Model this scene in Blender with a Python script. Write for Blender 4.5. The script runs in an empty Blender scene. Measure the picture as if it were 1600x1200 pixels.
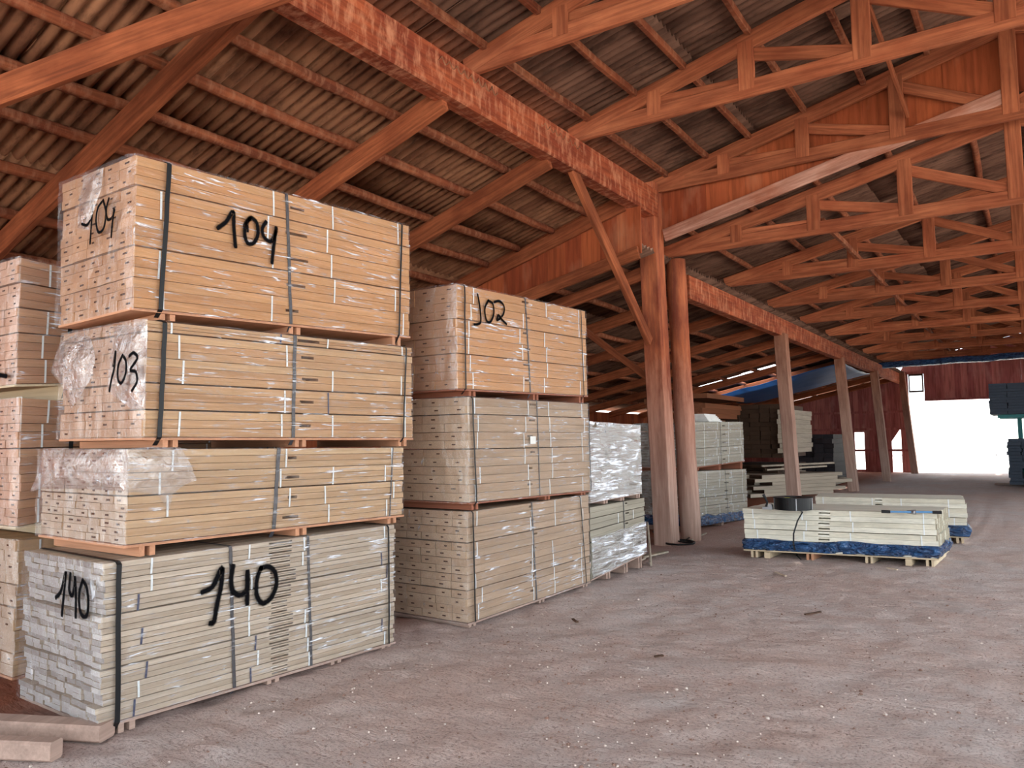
import bpy, math, random
from math import sin, cos, pi, atan, atan2, radians, sqrt, floor
from mathutils import Vector, Matrix, Euler, noise

random.seed(11)
S = bpy.context.scene
COL = S.collection

# ------------------------------------------------------------------ camera
FPX, CAMH = 1190.0, 1.62
CAM_ROT = (Matrix.Rotation(radians(34.2), 3, 'Z') @ Matrix.Rotation(pi / 2 + atan(90 / 1190), 3, 'X')
           @ Matrix.Rotation(radians(-0.7), 3, 'Z'))
cam_data = bpy.data.cameras.new('camera')
cam_data.sensor_fit = 'HORIZONTAL'
cam_data.sensor_width = 36.0
cam_data.lens = 36.0 * FPX / 1600.0
cam_data.clip_end = 400
cam_data.clip_start = 0.05
cam = bpy.data.objects.new('camera', cam_data)
COL.objects.link(cam)
cam.matrix_world = Matrix.Translation((0, 0, CAMH)) @ CAM_ROT.to_4x4()
S.camera = cam

# ------------------------------------------------------------------ light
world = bpy.data.worlds.new('world'); S.world = world
world.use_nodes = True
_bg = world.node_tree.nodes['Background']
_bg.inputs['Color'].default_value = (0.86, 0.94, 1.0, 1)
_bg.inputs['Strength'].default_value = 1.6
sun_data = bpy.data.lights.new('sun', 'SUN')
sun_data.energy = 5.0; sun_data.angle = radians(1.5); sun_data.color = (1.0, 0.95, 0.86)
sun = bpy.data.objects.new('sun', sun_data); COL.objects.link(sun)
sun.rotation_euler = Vector((-0.42, 0.08, 0.9)).to_track_quat('Z', 'Y').to_euler()
sun.location = (-30, 30, 40)

S.view_settings.view_transform = 'Standard'
S.view_settings.look = 'None'
S.view_settings.gamma = 1.0
S.view_settings.use_curve_mapping = False
S.view_settings.exposure = 1.56

# ------------------------------------------------------------------ helpers
def px_ray(px, py):
    return CAM_ROT @ Vector(((px - 800) / FPX, -(py - 600) / FPX, -1.0))

def on_x(p, x):
    r = px_ray(*p); t = x / r.x; return Vector((0, 0, CAMH)) + r * t

def on_y(p, y):
    r = px_ray(*p); t = y / r.y; return Vector((0, 0, CAMH)) + r * t

def on_z(p, z):
    r = px_ray(*p); t = (z - CAMH) / r.z; return Vector((0, 0, CAMH)) + r * t

def lin(c):
    c /= 255.0
    return c / 12.92 if c <= 0.04045 else ((c + 0.055) / 1.055) ** 2.4

def rgb(r, g, b):
    return (lin(r), lin(g), lin(b), 1.0)

def tag(o, label=None, cat=None, group=None, kind=None):
    if label: o['label'] = label
    if cat: o['category'] = cat
    if group: o['group'] = group
    if kind: o['kind'] = kind
    return o

def thing(name, loc, label, cat, group=None):
    o = bpy.data.objects.new(name, None)
    o.empty_display_size = 0.2
    COL.objects.link(o)
    o.location = loc
    return tag(o, label, cat, group)

class MB:
    def __init__(self):
        self.v, self.f, self.m, self.uv = [], [], [], {}
    def add(self, verts, faces, m=0):
        k = len(self.v)
        self.v += [Vector(p) for p in verts]
        for i, fc in enumerate(faces):
            self.f.append([k + a for a in fc])
            self.m.append(m[i] if isinstance(m, (list, tuple)) else m)
    def hexa(self, p, m=0):
        # p: 8 points, bottom four (ccw seen from above) then top four
        self.add(p, [(3, 2, 1, 0), (4, 5, 6, 7), (0, 1, 5, 4), (1, 2, 6, 5), (2, 3, 7, 6), (3, 0, 4, 7)], m)
    def box(self, lo, hi, m=0):
        x0, y0, z0 = lo; x1, y1, z1 = hi
        self.hexa([(x0, y0, z0), (x1, y0, z0), (x1, y1, z0), (x0, y1, z0),
                   (x0, y0, z1), (x1, y0, z1), (x1, y1, z1), (x0, y1, z1)], m)
    def tube(self, pts, r, n=8, m=0, cap=True):
        pts = [Vector(p) for p in pts]
        rings = []
        up = None
        for i, p in enumerate(pts):
            d = (pts[min(i + 1, len(pts) - 1)] - pts[max(i - 1, 0)]).normalized()
            if up is None:
                up = d.orthogonal().normalized()
            else:
                up = (up - d * up.dot(d)).normalized()
            s = d.cross(up)
            rr = r[i] if isinstance(r, (list, tuple)) else r
            rings.append([p + (up * cos(2 * pi * k / n) + s * sin(2 * pi * k / n)) * rr for k in range(n)])
        self.loft(rings, m, cap)
    def loft(self, rings, m=0, cap=True):
        n = len(rings[0]); vs = [p for r in rings for p in r]; fs = []
        for i in range(len(rings) - 1):
            for k in range(n):
                a = i * n + k; b = i * n + (k + 1) % n
                fs.append((a, b, b + n, a + n))
        if cap:
            fs.append(tuple(reversed(range(n))))
            fs.append(tuple(range((len(rings) - 1) * n, len(rings) * n)))
        self.add(vs, fs, m)
    def ribbon(self, pts, wdir, w, thick, ndir, m=0):
        # flat strap along pts: width along wdir, thickness along ndir (ndir may be a list per point)
        rings = []
        for i, p in enumerate(pts):
            nd = Vector(ndir[i] if isinstance(ndir, list) else ndir).normalized()
            wd = Vector(wdir).normalized() * (w / 2)
            p = Vector(p)
            rings.append([p - wd, p + wd, p + wd + nd * thick, p - wd + nd * thick])
        self.loft(rings, m)
    def build(self, name, mats, parent=None, base=None, smooth=False):
        mats = mats if isinstance(mats, (list, tuple)) else [mats]
        if parent is not None:
            b = parent; off = Vector((0, 0, 0))
            while b is not None:
                off += Vector(b.location); b = b.parent
        else:
            if base is None:
                xs = [p.x for p in self.v]; ys = [p.y for p in self.v]
                base = ((min(xs) + max(xs)) / 2, (min(ys) + max(ys)) / 2, min(p.z for p in self.v))
            off = Vector(base)
        me = bpy.data.meshes.new(name)
        me.from_pydata([tuple(p - off) for p in self.v], [], self.f)
        for mt in mats: me.materials.append(mt)
        for i, pl in enumerate(me.polygons):
            pl.material_index = self.m[i]; pl.use_smooth = smooth
        if self.uv:
            lay = me.uv_layers.new(name='UVMap')
            for lp in me.loops:
                lay.data[lp.index].uv = self.uv.get(lp.vertex_index, (0, 0))
        me.update()
        o = bpy.data.objects.new(name, me)
        COL.objects.link(o)
        if parent is not None: o.parent = parent
        else: o.location = off
        return o

# ------------------------------------------------------------------ materials
MATS = {}
class NT:
    def __init__(self, name):
        self.mat = bpy.data.materials.new(name); self.mat.use_nodes = True
        self.nt = self.mat.node_tree; self.nt.nodes.clear()
        self.out = self.n('ShaderNodeOutputMaterial')
    def n(self, t, **kw):
        x = self.nt.nodes.new(t)
        for k, v in kw.items(): setattr(x, k, v)
        return x
    def set(self, node, key, val):
        if hasattr(val, 'is_output') or isinstance(val, bpy.types.NodeSocket):
            self.nt.links.new(val, node.inputs[key])
        else:
            node.inputs[key].default_value = val
    def coords(self, scale=(1, 1, 1), which='Object', rnd=True):
        tc = self.n('ShaderNodeTexCoord'); mp = self.n('ShaderNodeMapping')
        self.nt.links.new(tc.outputs[which], mp.inputs['Vector'])
        mp.inputs['Scale'].default_value = scale
        if rnd:
            oi = self.n('ShaderNodeObjectInfo'); mu = self.n('ShaderNodeMath', operation='MULTIPLY')
            self.nt.links.new(oi.outputs['Random'], mu.inputs[0]); mu.inputs[1].default_value = 37.0
            cb = self.n('ShaderNodeCombineXYZ')
            for k in range(3): self.nt.links.new(mu.outputs[0], cb.inputs[k])
            self.nt.links.new(cb.outputs[0], mp.inputs['Location'])
        return mp.outputs['Vector']
    def noise(self, vec, scale=5, detail=4, rough=0.55, dist=0.0):
        x = self.n('ShaderNodeTexNoise')
        self.nt.links.new(vec, x.inputs['Vector'])
        x.inputs['Scale'].default_value = scale; x.inputs['Detail'].default_value = detail
        x.inputs['Roughness'].default_value = rough; x.inputs['Distortion'].default_value = dist
        return x.outputs['Fac']
    def ramp(self, fac, stops):
        r = self.n('ShaderNodeValToRGB'); e = r.color_ramp.elements
        e[0].position, e[0].color = stops[0][0], stops[0][1]
        e[1].position, e[1].color = stops[-1][0], stops[-1][1]
        for p, c in stops[1:-1]:
            k = e.new(p); k.color = c
        self.nt.links.new(fac, r.inputs['Fac'])
        return r.outputs['Color']
    def mix(self, fac, a, b, mode='MIX'):
        x = self.n('ShaderNodeMix', data_type='RGBA', blend_type=mode)
        for k, v in ((0, fac), (6, a), (7, b)):
            if isinstance(v, bpy.types.NodeSocket): self.nt.links.new(v, x.inputs[k])
            else: x.inputs[k].default_value = v
        return x.outputs[2]
    def math(self, op, a, b=0.0):
        x = self.n('ShaderNodeMath', operation=op)
        for k, v in ((0, a), (1, b)):
            if isinstance(v, bpy.types.NodeSocket): self.nt.links.new(v, x.inputs[k])
            else: x.inputs[k].default_value = v
        return x.outputs[0]
    def bump(self, h, strength=0.3, dist=0.01, normal=None):
        b = self.n('ShaderNodeBump'); b.inputs['Strength'].default_value = strength
        b.inputs['Distance'].default_value = dist
        self.nt.links.new(h, b.inputs['Height'])
        if normal is not None: self.nt.links.new(normal, b.inputs['Normal'])
        return b.outputs['Normal']
    def principled(self, color, rough=0.8, spec=0.2, normal=None, metal=0.0):
        p = self.n('ShaderNodeBsdfPrincipled')
        self.set(p, 'Base Color', color); self.set(p, 'Roughness', rough)
        p.inputs['Specular IOR Level'].default_value = spec
        p.inputs['Metallic'].default_value = metal
        if normal is not None: self.nt.links.new(normal, p.inputs['Normal'])
        return p.outputs['BSDF']
    def finish(self, sh):
        self.nt.links.new(sh, self.out.inputs['Surface']); return self.mat

G1 = lambda v: (v, v, v, 1)

def mat_board(name, c1, c2, grain=0.25, axis=1, stain=None, rough=0.75):
    """sawn board sides: tone per board, grain along the length"""
    t = NT(name)
    sc = [55, 55, 55]; sc[axis] = 1.4
    v = t.coords(tuple(sc))
    g = t.noise(v, 1.0, 5, 0.6, 0.6)
    geo = t.n('ShaderNodeNewGeometry')
    base = t.mix(geo.outputs['Random Per Island'], c1, c2)
    sc2 = [9, 9, 9]; sc2[axis] = 0.5
    g2 = t.noise(t.coords(tuple(sc2)), 1.0, 3)
    f = t.ramp(g, [(0.3, G1(1 - grain)), (0.7, G1(1.0))])
    f2 = t.ramp(g2, [(0.3, G1(0.82)), (0.65, G1(1.05))])
    col = t.mix(1.0, base, f, 'MULTIPLY'); col = t.mix(1.0, col, f2, 'MULTIPLY')
    if stain:
        sn = t.noise(t.coords((1.3, 1.3, 1.3)), 1.0, 3)
        col = t.mix(t.ramp(sn, [(0.5, G1(0)), (0.72, G1(0.75))]), col, stain)
    return t.finish(t.principled(col, rough, 0.25, t.bump(g, 0.25, 0.004)))

def mat_end(name, c1, c2):
    t = NT(name)
    geo = t.n('ShaderNodeNewGeometry')
    base = t.mix(geo.outputs['Random Per Island'], c1, c2)
    v = t.coords((1, 1, 1))
    g = t.noise(v, 90, 4, 0.7)
    g2 = t.noise(v, 6, 3)
    col = t.mix(1.0, base, t.ramp(g, [(0.3, G1(0.72)), (0.7, G1(1.05))]), 'MULTIPLY')
    col = t.mix(1.0, col, t.ramp(g2, [(0.3, G1(0.85)), (0.7, G1(1.04))]), 'MULTIPLY')
    return t.finish(t.principled(col, 0.9, 0.1, t.bump(g, 0.3, 0.003)))

def mat_timber(name, c1, c2, c3, spots=None, grain=0.35):
    """roof timber under red dust; local X runs along the piece"""
    t = NT(name)
    v = t.coords((1.2, 22, 22)); g = t.noise(v, 1.0, 5, 0.6, 0.5)
    w = t.coords((1.6, 3.0, 3.0)); b = t.noise(w, 1.0, 4, 0.6)
    col = t.mix(t.ramp(b, [(0.35, G1(0)), (0.65, G1(1))]), c1, c2)
    col = t.mix(t.math('MULTIPLY', t.ramp(g, [(0.4, G1(1)), (0.62, G1(0))]), grain * 1.6), col, c3)
    oi = t.n('ShaderNodeObjectInfo')
    col = t.mix(1.0, col, t.ramp(oi.outputs['Random'], [(0, G1(0.82)), (1, G1(1.1))]), 'MULTIPLY')
    if spots:
        s = t.noise(t.coords((13, 6, 4)), 1.0, 4, 0.65)
        col = t.mix(t.ramp(s, [(0.48, G1(0)), (0.70, G1(0.6))]), col, spots)
    return t.finish(t.principled(col, 0.9, 0.12, t.bump(g, 0.35, 0.006)))

def mat_plain(name, color, rough=0.6, spec=0.3, metal=0.0, var=0.12, nscale=8.0, bump=0.0):
    t = NT(name)
    v = t.coords((1, 1, 1)); n_ = t.noise(v, nscale, 4)
    col = t.mix(1.0, color, t.ramp(n_, [(0.3, G1(1 - var)), (0.7, G1(1 + var * 0.4))]), 'MULTIPLY')
    nm = t.bump(n_, bump, 0.01) if bump else None
    return t.finish(t.principled(col, rough, spec, nm, metal))

def mat_film(name, haze, gloss, streak, scale=(1, 1.6, 26), rough=0.12, tint=(0.9, 0.93, 1.0, 1), thr=0.6, mask=0.45):
    """stretch film: mostly clear, a glossy sheet with creases that go white"""
    t = NT(name)
    v = t.coords(scale)
    a = t.noise(v, 1.5, 5, 0.65, 0.9)
    b = t.noise(t.coords((3, 3, 3)), 1.0, 3)
    nm = t.bump(a, 0.9, 0.03)
    tr = t.n('ShaderNodeBsdfTransparent'); tr.inputs['Color'].default_value = (0.97, 0.97, 0.97, 1)
    gl = t.n('ShaderNodeBsdfGlossy'); gl.inputs['Roughness'].default_value = rough
    gl.inputs['Color'].default_value = (1, 1, 1, 1)
    t.nt.links.new(nm, gl.inputs['Normal'])
    df = t.n('ShaderNodeBsdfDiffuse'); df.inputs['Color'].default_value = tint
    m1 = t.n('ShaderNodeMixShader'); m2 = t.n('ShaderNodeMixShader')
    lw = t.n('ShaderNodeLayerWeight'); lw.inputs['Blend'].default_value = 0.25
    t.nt.links.new(nm, lw.inputs['Normal'])
    gf = t.math('MINIMUM', t.math('ADD', t.math('MULTIPLY', lw.outputs['Fresnel'], gloss), gloss * 0.35), 0.95)
    t.nt.links.new(gf, m1.inputs[0])
    t.nt.links.new(tr.outputs[0], m1.inputs[1]); t.nt.links.new(gl.outputs[0], m1.inputs[2])
    cre = t.math('MULTIPLY', t.ramp(a, [(thr, G1(0)), (thr + 0.12, G1(1))]), t.ramp(b, [(mask, G1(0)), (mask + 0.15, G1(1))]))
    df_f = t.math('ADD', t.math('MULTIPLY', cre, streak), haze)
    t.nt.links.new(df_f, m2.inputs[0])
    t.nt.links.new(m1.outputs[0], m2.inputs[1]); t.nt.links.new(df.outputs[0], m2.inputs[2])
    return t.finish(m2.outputs[0])

def mat_paint(name):
    """black spray paint whose edge fades into the wood"""
    t = NT(name)
    uv = t.n('ShaderNodeUVMap'); sep = t.n('ShaderNodeSeparateXYZ')
    t.nt.links.new(uv.outputs[0], sep.inputs[0])
    d = t.math('ABSOLUTE', t.math('SUBTRACT', sep.outputs['Y'], 0.5))
    n_ = t.noise(t.coords((1, 1, 1)), 130, 3)
    d = t.math('ADD', d, t.math('MULTIPLY', t.math('SUBTRACT', n_, 0.5), 0.22))
    al = t.ramp(d, [(0.26, G1(1)), (0.5, G1(0))])
    pr = t.n('ShaderNodeBsdfDiffuse'); pr.inputs['Color'].default_value = (0.006, 0.006, 0.007, 1)
    tr = t.n('ShaderNodeBsdfTransparent'); mx = t.n('ShaderNodeMixShader')
    t.nt.links.new(al, mx.inputs[0]); t.nt.links.new(tr.outputs[0], mx.inputs[1]); t.nt.links.new(pr.outputs[0], mx.inputs[2])
    return t.finish(mx.outputs[0])

RED1, RED2, RED3 = rgb(168, 96, 62), rgb(140, 74, 46), rgb(84, 42, 26)
M = MATS
M['truss'] = mat_timber('red dusted truss timber', rgb(176, 106, 72), rgb(150, 82, 54), rgb(98, 50, 34))
M['rafter'] = mat_timber('red dusted rafter timber', rgb(168, 96, 62), rgb(138, 74, 47), rgb(84, 44, 30))
M['beam'] = mat_timber('mottled red beam timber', rgb(168, 88, 56), rgb(132, 62, 42), rgb(88, 40, 28), spots=rgb(206, 142, 108))
M['log'] = mat_timber('round purlin log', rgb(150, 86, 56), rgb(116, 60, 40), rgb(70, 36, 26), spots=rgb(160, 112, 86))
M['far_truss'] = M['truss']
def mat_post(name, c1=rgb(184, 106, 70), c2=rgb(126, 62, 44), reach=0.62):
    t = NT(name)
    g = t.noise(t.coords((1.2, 22, 22)), 1.0, 5, 0.6, 0.5)
    b = t.noise(t.coords((1.1, 5, 5)), 1.0, 5, 0.65)
    col = t.mix(t.ramp(b, [(0.38, G1(0)), (0.62, G1(1))]), c1, c2)
    tc = t.n('ShaderNodeTexCoord'); sep = t.n('ShaderNodeSeparateXYZ'); t.nt.links.new(tc.outputs['Object'], sep.inputs[0])
    wear = t.math('ADD', sep.outputs['X'], t.math('MULTIPLY', t.math('SUBTRACT', b, 0.5), 2.6))
    k = t.ramp(t.math('MULTIPLY', wear, 0.2), [(0.12, G1(1)), (reach, G1(0))])
    col = t.mix(k, col, rgb(186, 158, 144))
    col = t.mix(t.math('MULTIPLY', t.ramp(g, [(0.4, G1(1)), (0.62, G1(0))]), 0.35), col, rgb(112, 72, 58))
    return t.finish(t.principled(col, 0.9, 0.12, t.bump(g, 0.35, 0.006)))
M['post'] = mat_post('worn post timber')
M['post_grey'] = mat_post('dusty grey post timber', rgb(168, 116, 90), rgb(128, 84, 66), 0.85)

def mat_sheet(name, c1, c2, c3):
    t = NT(name)
    v = t.coords((0.7, 3, 1), rnd=False); n_ = t.noise(v, 1.2, 5, 0.6)
    col = t.mix(t.ramp(n_, [(0.35, G1(0)), (0.65, G1(1))]), c1, c2)
    n2 = t.noise(t.coords((2.5, 9, 1), rnd=False), 1.0, 4, 0.7)
    col = t.mix(t.ramp(n2, [(0.5, G1(0)), (0.75, G1(0.8))]), col, c3)
    return t.finish(t.principled(col, 0.95, 0.08))
M['sheet'] = mat_sheet('brown fibre cement sheet', rgb(154, 108, 80), rgb(112, 73, 54), rgb(48, 29, 23))
M['sheet_grey'] = mat_sheet('sooty grey brown sheet', rgb(122, 90, 74), rgb(76, 53, 43), rgb(38, 27, 23))

def mat_planks(name, c1, c2, pale):
    t = NT(name)
    geo = t.n('ShaderNodeNewGeometry')
    base = t.mix(geo.outputs['Random Per Island'], c1, c2)
    g = t.noise(t.coords((14, 14, 1.0), rnd=False), 1.0, 5, 0.6, 0.4)
    b = t.noise(t.coords((2.2, 2.2, 0.8), rnd=False), 1.0, 4)
    col = t.mix(t.ramp(g, [(0.35, G1(0.45)), (0.6, G1(0))]), base, rgb(74, 32, 20))
    col = t.mix(t.ramp(b, [(0.55, G1(0)), (0.75, G1(0.55))]), col, pale)
    return t.finish(t.principled(col, 0.85, 0.15, t.bump(g, 0.3, 0.005)))
M['planks'] = mat_planks('red wall planks', rgb(176, 92, 54), rgb(140, 66, 40), rgb(190, 132, 100))
M['planks_far'] = mat_planks('plum red wall planks', rgb(196, 124, 116), rgb(160, 92, 90), rgb(200, 150, 144))  # lightened: glare haze around the far opening is put into the colour

def mat_floor():
    t = NT('red dirt floor')
    v = t.coords((1, 1, 1), rnd=False)
    a = t.noise(v, 0.35, 5, 0.6); b = t.noise(v, 3.0, 6, 0.65); c = t.noise(v, 52, 5, 0.75)
    d = t.noise(t.coords((1.6, 4.5, 1), rnd=False), 2.2, 5, 0.6, 0.8)
    col = t.mix(t.ramp(a, [(0.35, G1(0)), (0.65, G1(1))]), rgb(214, 190, 180), rgb(214, 202, 198))
    col = t.mix(t.ramp(b, [(0.45, G1(0)), (0.72, G1(0.6))]), col, rgb(198, 164, 150))
    col = t.mix(t.ramp(c, [(0.32, G1(0.75)), (0.5, G1(0))]), col, rgb(112, 86, 76))  # dark specks, also painting crevice shade into the hollows of the bump
    e = t.noise(v, 0.8, 4, 0.6)
    col = t.mix(t.ramp(e, [(0.56, G1(0)), (0.7, G1(0.5))]), col, rgb(196, 190, 188))
    # bare redder soil under the leftmost stacks
    sep = t.n('ShaderNodeSeparateXYZ'); tc = t.n('ShaderNodeTexCoord'); t.nt.links.new(tc.outputs['Object'], sep.inputs[0])
    edge = t.math('ADD', sep.outputs['X'], t.math('MULTIPLY', t.math('SUBTRACT', b, 0.5), 1.2))
    k = t.ramp(t.math('MULTIPLY', t.math('ADD', edge, 6.2), 0.5), [(0.3, G1(1)), (1.0, G1(0))])
    col = t.mix(k, col, rgb(160, 102, 80))
    h = t.math('ADD', t.math('MULTIPLY', b, 0.5), t.math('ADD', t.math('MULTIPLY', c, 0.35), t.math('MULTIPLY', d, 0.9)))
    return t.finish(t.principled(col, 0.95, 0.1, t.bump(h, 1.0, 0.06)))
M['floor'] = mat_floor()
M['yard'] = mat_plain('pale yard ground', rgb(236, 228, 218), 0.95, 0.1)
M['white_wall'] = mat_plain('white yard wall', rgb(244, 244, 242), 0.9, 0.1)
M['strap'] = mat_plain('black plastic strap', (0.006, 0.0065, 0.008, 1), 0.45, 0.3, var=0.3, nscale=40)
M['strap_film'] = mat_plain('black strap under film', (0.045, 0.045, 0.055, 1), 0.4, 0.5, var=0.4, nscale=60)
M['band'] = mat_plain('white plastic band', rgb(232, 238, 240), 0.4, 0.4, var=0.05)
M['band_blue'] = mat_plain('dark blue plastic band', rgb(62, 68, 98), 0.4, 0.4, var=0.1)
M['groove'] = mat_plain('painted groove shade', rgb(74, 48, 34), 0.95, 0.05)  # dark colour standing for the shade inside the end grooves
M['groove_pale'] = mat_plain('grey groove', rgb(120, 92, 74), 0.95, 0.05)
M['bearer'] = mat_board('pinkish bearer wood', rgb(214, 160, 126), rgb(192, 138, 106), 0.25, 0)
M['bearer_pale'] = mat_board('pale bearer wood', rgb(222, 206, 176), rgb(206, 182, 150), 0.2, 0)
M['bearer_red'] = mat_board('red dusted bearer wood', rgb(168, 108, 84), rgb(148, 90, 68), 0.25, 0)
M['bearer_dusty'] = mat_board('dusty bearer wood', rgb(194, 168, 154), rgb(172, 144, 130), 0.25, 1)
M['paint'] = mat_paint('black spray paint')
M['film'] = mat_film('clear stretch film', 0.0, 0.22, 0.95, scale=(1, 2.6, 34), thr=0.56, mask=0.42)
M['film_end'] = mat_film('clear stretch film on ends', 0.035, 0.26, 0.6, scale=(7, 7, 3), thr=0.62)
M['film_loose'] = mat_film('loose crumpled film', 0.07, 0.42, 0.8, scale=(7, 7, 7), thr=0.62)
M['film_silver'] = mat_film('thick wrinkled stretch film', 0.0, 1.25, 1.0, scale=(1, 1.5, 15), rough=0.16, thr=0.5, mask=0.36)
def mat_tarp():
    t = NT('blue plastic tarpaulin')
    v = t.coords((2.6, 2.6, 6)); a = t.noise(v, 2.5, 4, 0.55, 1.6)
    col = t.mix(t.ramp(a, [(0.35, G1(0)), (0.65, G1(1))]), rgb(20, 46, 88), rgb(56, 104, 158))  # lighter blue on the crinkle ridges paints in part of their highlights
    return t.finish(t.principled(col, 0.16, 0.8, t.bump(a, 1.0, 0.16)))
M['tarp'] = mat_tarp()
def mat_tarp_thin():
    t = NT('thin blue tarpaulin sheet')
    a = t.noise(t.coords((1, 1, 1)), 1.5, 4)
    p = t.principled(t.mix(a, rgb(34, 66, 112), rgb(60, 110, 170)), 0.5, 0.4, t.bump(a, 0.6, 0.05))
    tl = t.n('ShaderNodeBsdfTranslucent'); tl.inputs['Color'].default_value = rgb(110, 160, 205)
    mx = t.n('ShaderNodeMixShader'); mx.inputs[0].default_value = 0.22
    t.nt.links.new(p, mx.inputs[1]); t.nt.links.new(tl.outputs[0], mx.inputs[2])
    return t.finish(mx.outputs[0])
M['tarp_thin'] = mat_tarp_thin()
M['steel'] = mat_plain('worn steel', rgb(150, 152, 156), 0.4, 0.5, 0.7)
M['yellow'] = mat_plain('yellow sticker', rgb(196, 196, 60), 0.5, 0.3)
M['blue_paint'] = mat_plain('light blue tool paint', rgb(96, 150, 200), 0.4, 0.4)
M['rubber'] = mat_plain('black rubber', (0.014, 0.014, 0.016, 1), 0.6, 0.3)
M['teal'] = mat_plain('teal painted steel', rgb(46, 140, 140), 0.5, 0.4)
M['stone'] = mat_plain('pale pebble', rgb(222, 206, 196), 0.9, 0.2, var=0.4, nscale=3)
M['chip'] = mat_plain('wood chip', rgb(206, 186, 164), 0.9, 0.2)
M['rough'] = mat_board('rough dark boards', rgb(112, 84, 66), rgb(74, 54, 42), 0.4, 1)
M['rough_end'] = mat_end('rough board ends', rgb(104, 80, 64), rgb(38, 28, 22))
M['pale_rough'] = mat_board('pale loose boards', rgb(216, 204, 186), rgb(170, 154, 134), 0.3, 1)
M['black_board'] = mat_board('dark stacked boards', rgb(58, 54, 58), rgb(34, 32, 36), 0.3, 1)
M['slate_board'] = mat_board('slate grey boards', rgb(96, 108, 122), rgb(56, 66, 82), 0.3, 1)
M['red_board'] = mat_board('reddish loose planks', rgb(176, 112, 76), rgb(110, 66, 46), 0.3, 1)
M['white_sack'] = mat_plain('white plastic sheet', rgb(226, 226, 222), 0.6, 0.3)
M['glass'] = mat_plain('pale window pane', rgb(230, 236, 238), 0.2, 0.5)
M['pale_trim'] = mat_timber('dusty pale flashing board', rgb(206, 158, 138), rgb(178, 116, 92), rgb(120, 70, 52))

# ------------------------------------------------------------------ timber pieces
def timber(name, a, b, w, h, mat, parent=None, up=(0, 0, 1), wob=0.004, segs=None, base_at_low=True):
    """sawn piece from a to b; w across, h along 'up'; own local X along the length"""
    a, b = Vector(a), Vector(b)
    if parent is None and base_at_low and b.z < a.z: a, b = b, a
    d = b - a; L = d.length; x = d.normalized()
    z = (Vector(up) - x * x.dot(Vector(up))).normalized(); y = z.cross(x)
    n = segs or max(2, int(L / 0.8) + 1)
    c = min(0.012, w * 0.15, h * 0.15)
    mb = MB(); rings = []
    for i in range(n + 1):
        s = L * i / n
        jy, jz = random.uniform(-wob, wob), random.uniform(-wob, wob)
        if i in (0, n): jy = jz = 0
        pr = [(-w / 2 + c, -h / 2), (w / 2 - c, -h / 2), (w / 2, -h / 2 + c), (w / 2, h / 2 - c),
              (w / 2 - c, h / 2), (-w / 2 + c, h / 2), (-w / 2, h / 2 - c), (-w / 2, -h / 2 + c)]
        rings.append([Vector((s, p + jy, q + jz)) for p, q in pr])
    mb.loft(rings)
    return place(mb, name, mat, a, x, y, z, parent)

def place(mb, name, mat, a, x, y, z, parent, smooth=False):
    mats = mat if isinstance(mat, list) else [mat]
    me = bpy.data.meshes.new(name)
    me.from_pydata([tuple(p) for p in mb.v], [], mb.f)
    for mt in mats: me.materials.append(mt)
    for i, pl in enumerate(me.polygons): pl.use_smooth = smooth; pl.material_index = mb.m[i]
    o = bpy.data.objects.new(name, me); COL.objects.link(o)
    off = Vector((0, 0, 0)); q = parent
    while q is not None: off += Vector(q.location); q = q.parent
    mw = Matrix((x, y, z)).transposed().to_4x4()
    mw.translation = a - off
    if parent is not None: o.parent = parent
    o.matrix_basis = mw
    return o

def log(name, a, b, r, mat, wob=0.015, n=10, segs=None, parent=None, flat=1.0):
    a, b = Vector(a), Vector(b); d = b - a; L = d.length; x = d.normalized()
    z = (Vector((0, 0, 1)) if abs(x.z) < 0.9 else Vector((1, 0, 0))); z = (z - x * x.dot(z)).normalized(); y = z.cross(x)
    k = segs or max(3, int(L / 0.5)); rings = []; mb = MB()
    ph = random.random() * 9
    for i in range(k + 1):
        s = L * i / k
        cy = wob * sin(s * 1.3 + ph) + random.uniform(-wob, wob) * 0.4; cz = wob * sin(s * 0.9 + ph * 2) + random.uniform(-wob, wob) * .4
        rr = r * (1 + random.uniform(-.06, .06))
        rings.append([Vector((s, cy + rr * cos(2 * pi * j / n), cz + flat * rr * sin(2 * pi * j / n))) for j in range(n)])
    mb.loft(rings)
    return place(mb, name, mat, a, x, y, z, parent, smooth=True)

# ------------------------------------------------------------------ floor and yard
def floor_h(x, y):
    v = Vector((x, y, 0))
    h = 0.018 * noise.noise(v * 0.9) + 0.019 * noise.noise(v * 3.1) + 0.013 * noise.noise(v * 8.3)
    h += 0.012 * noise.noise(Vector((x * 1.6, y * 7.0 + 1.5 * noise.noise(v * 0.7), 3)))
    return h - 0.012

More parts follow.
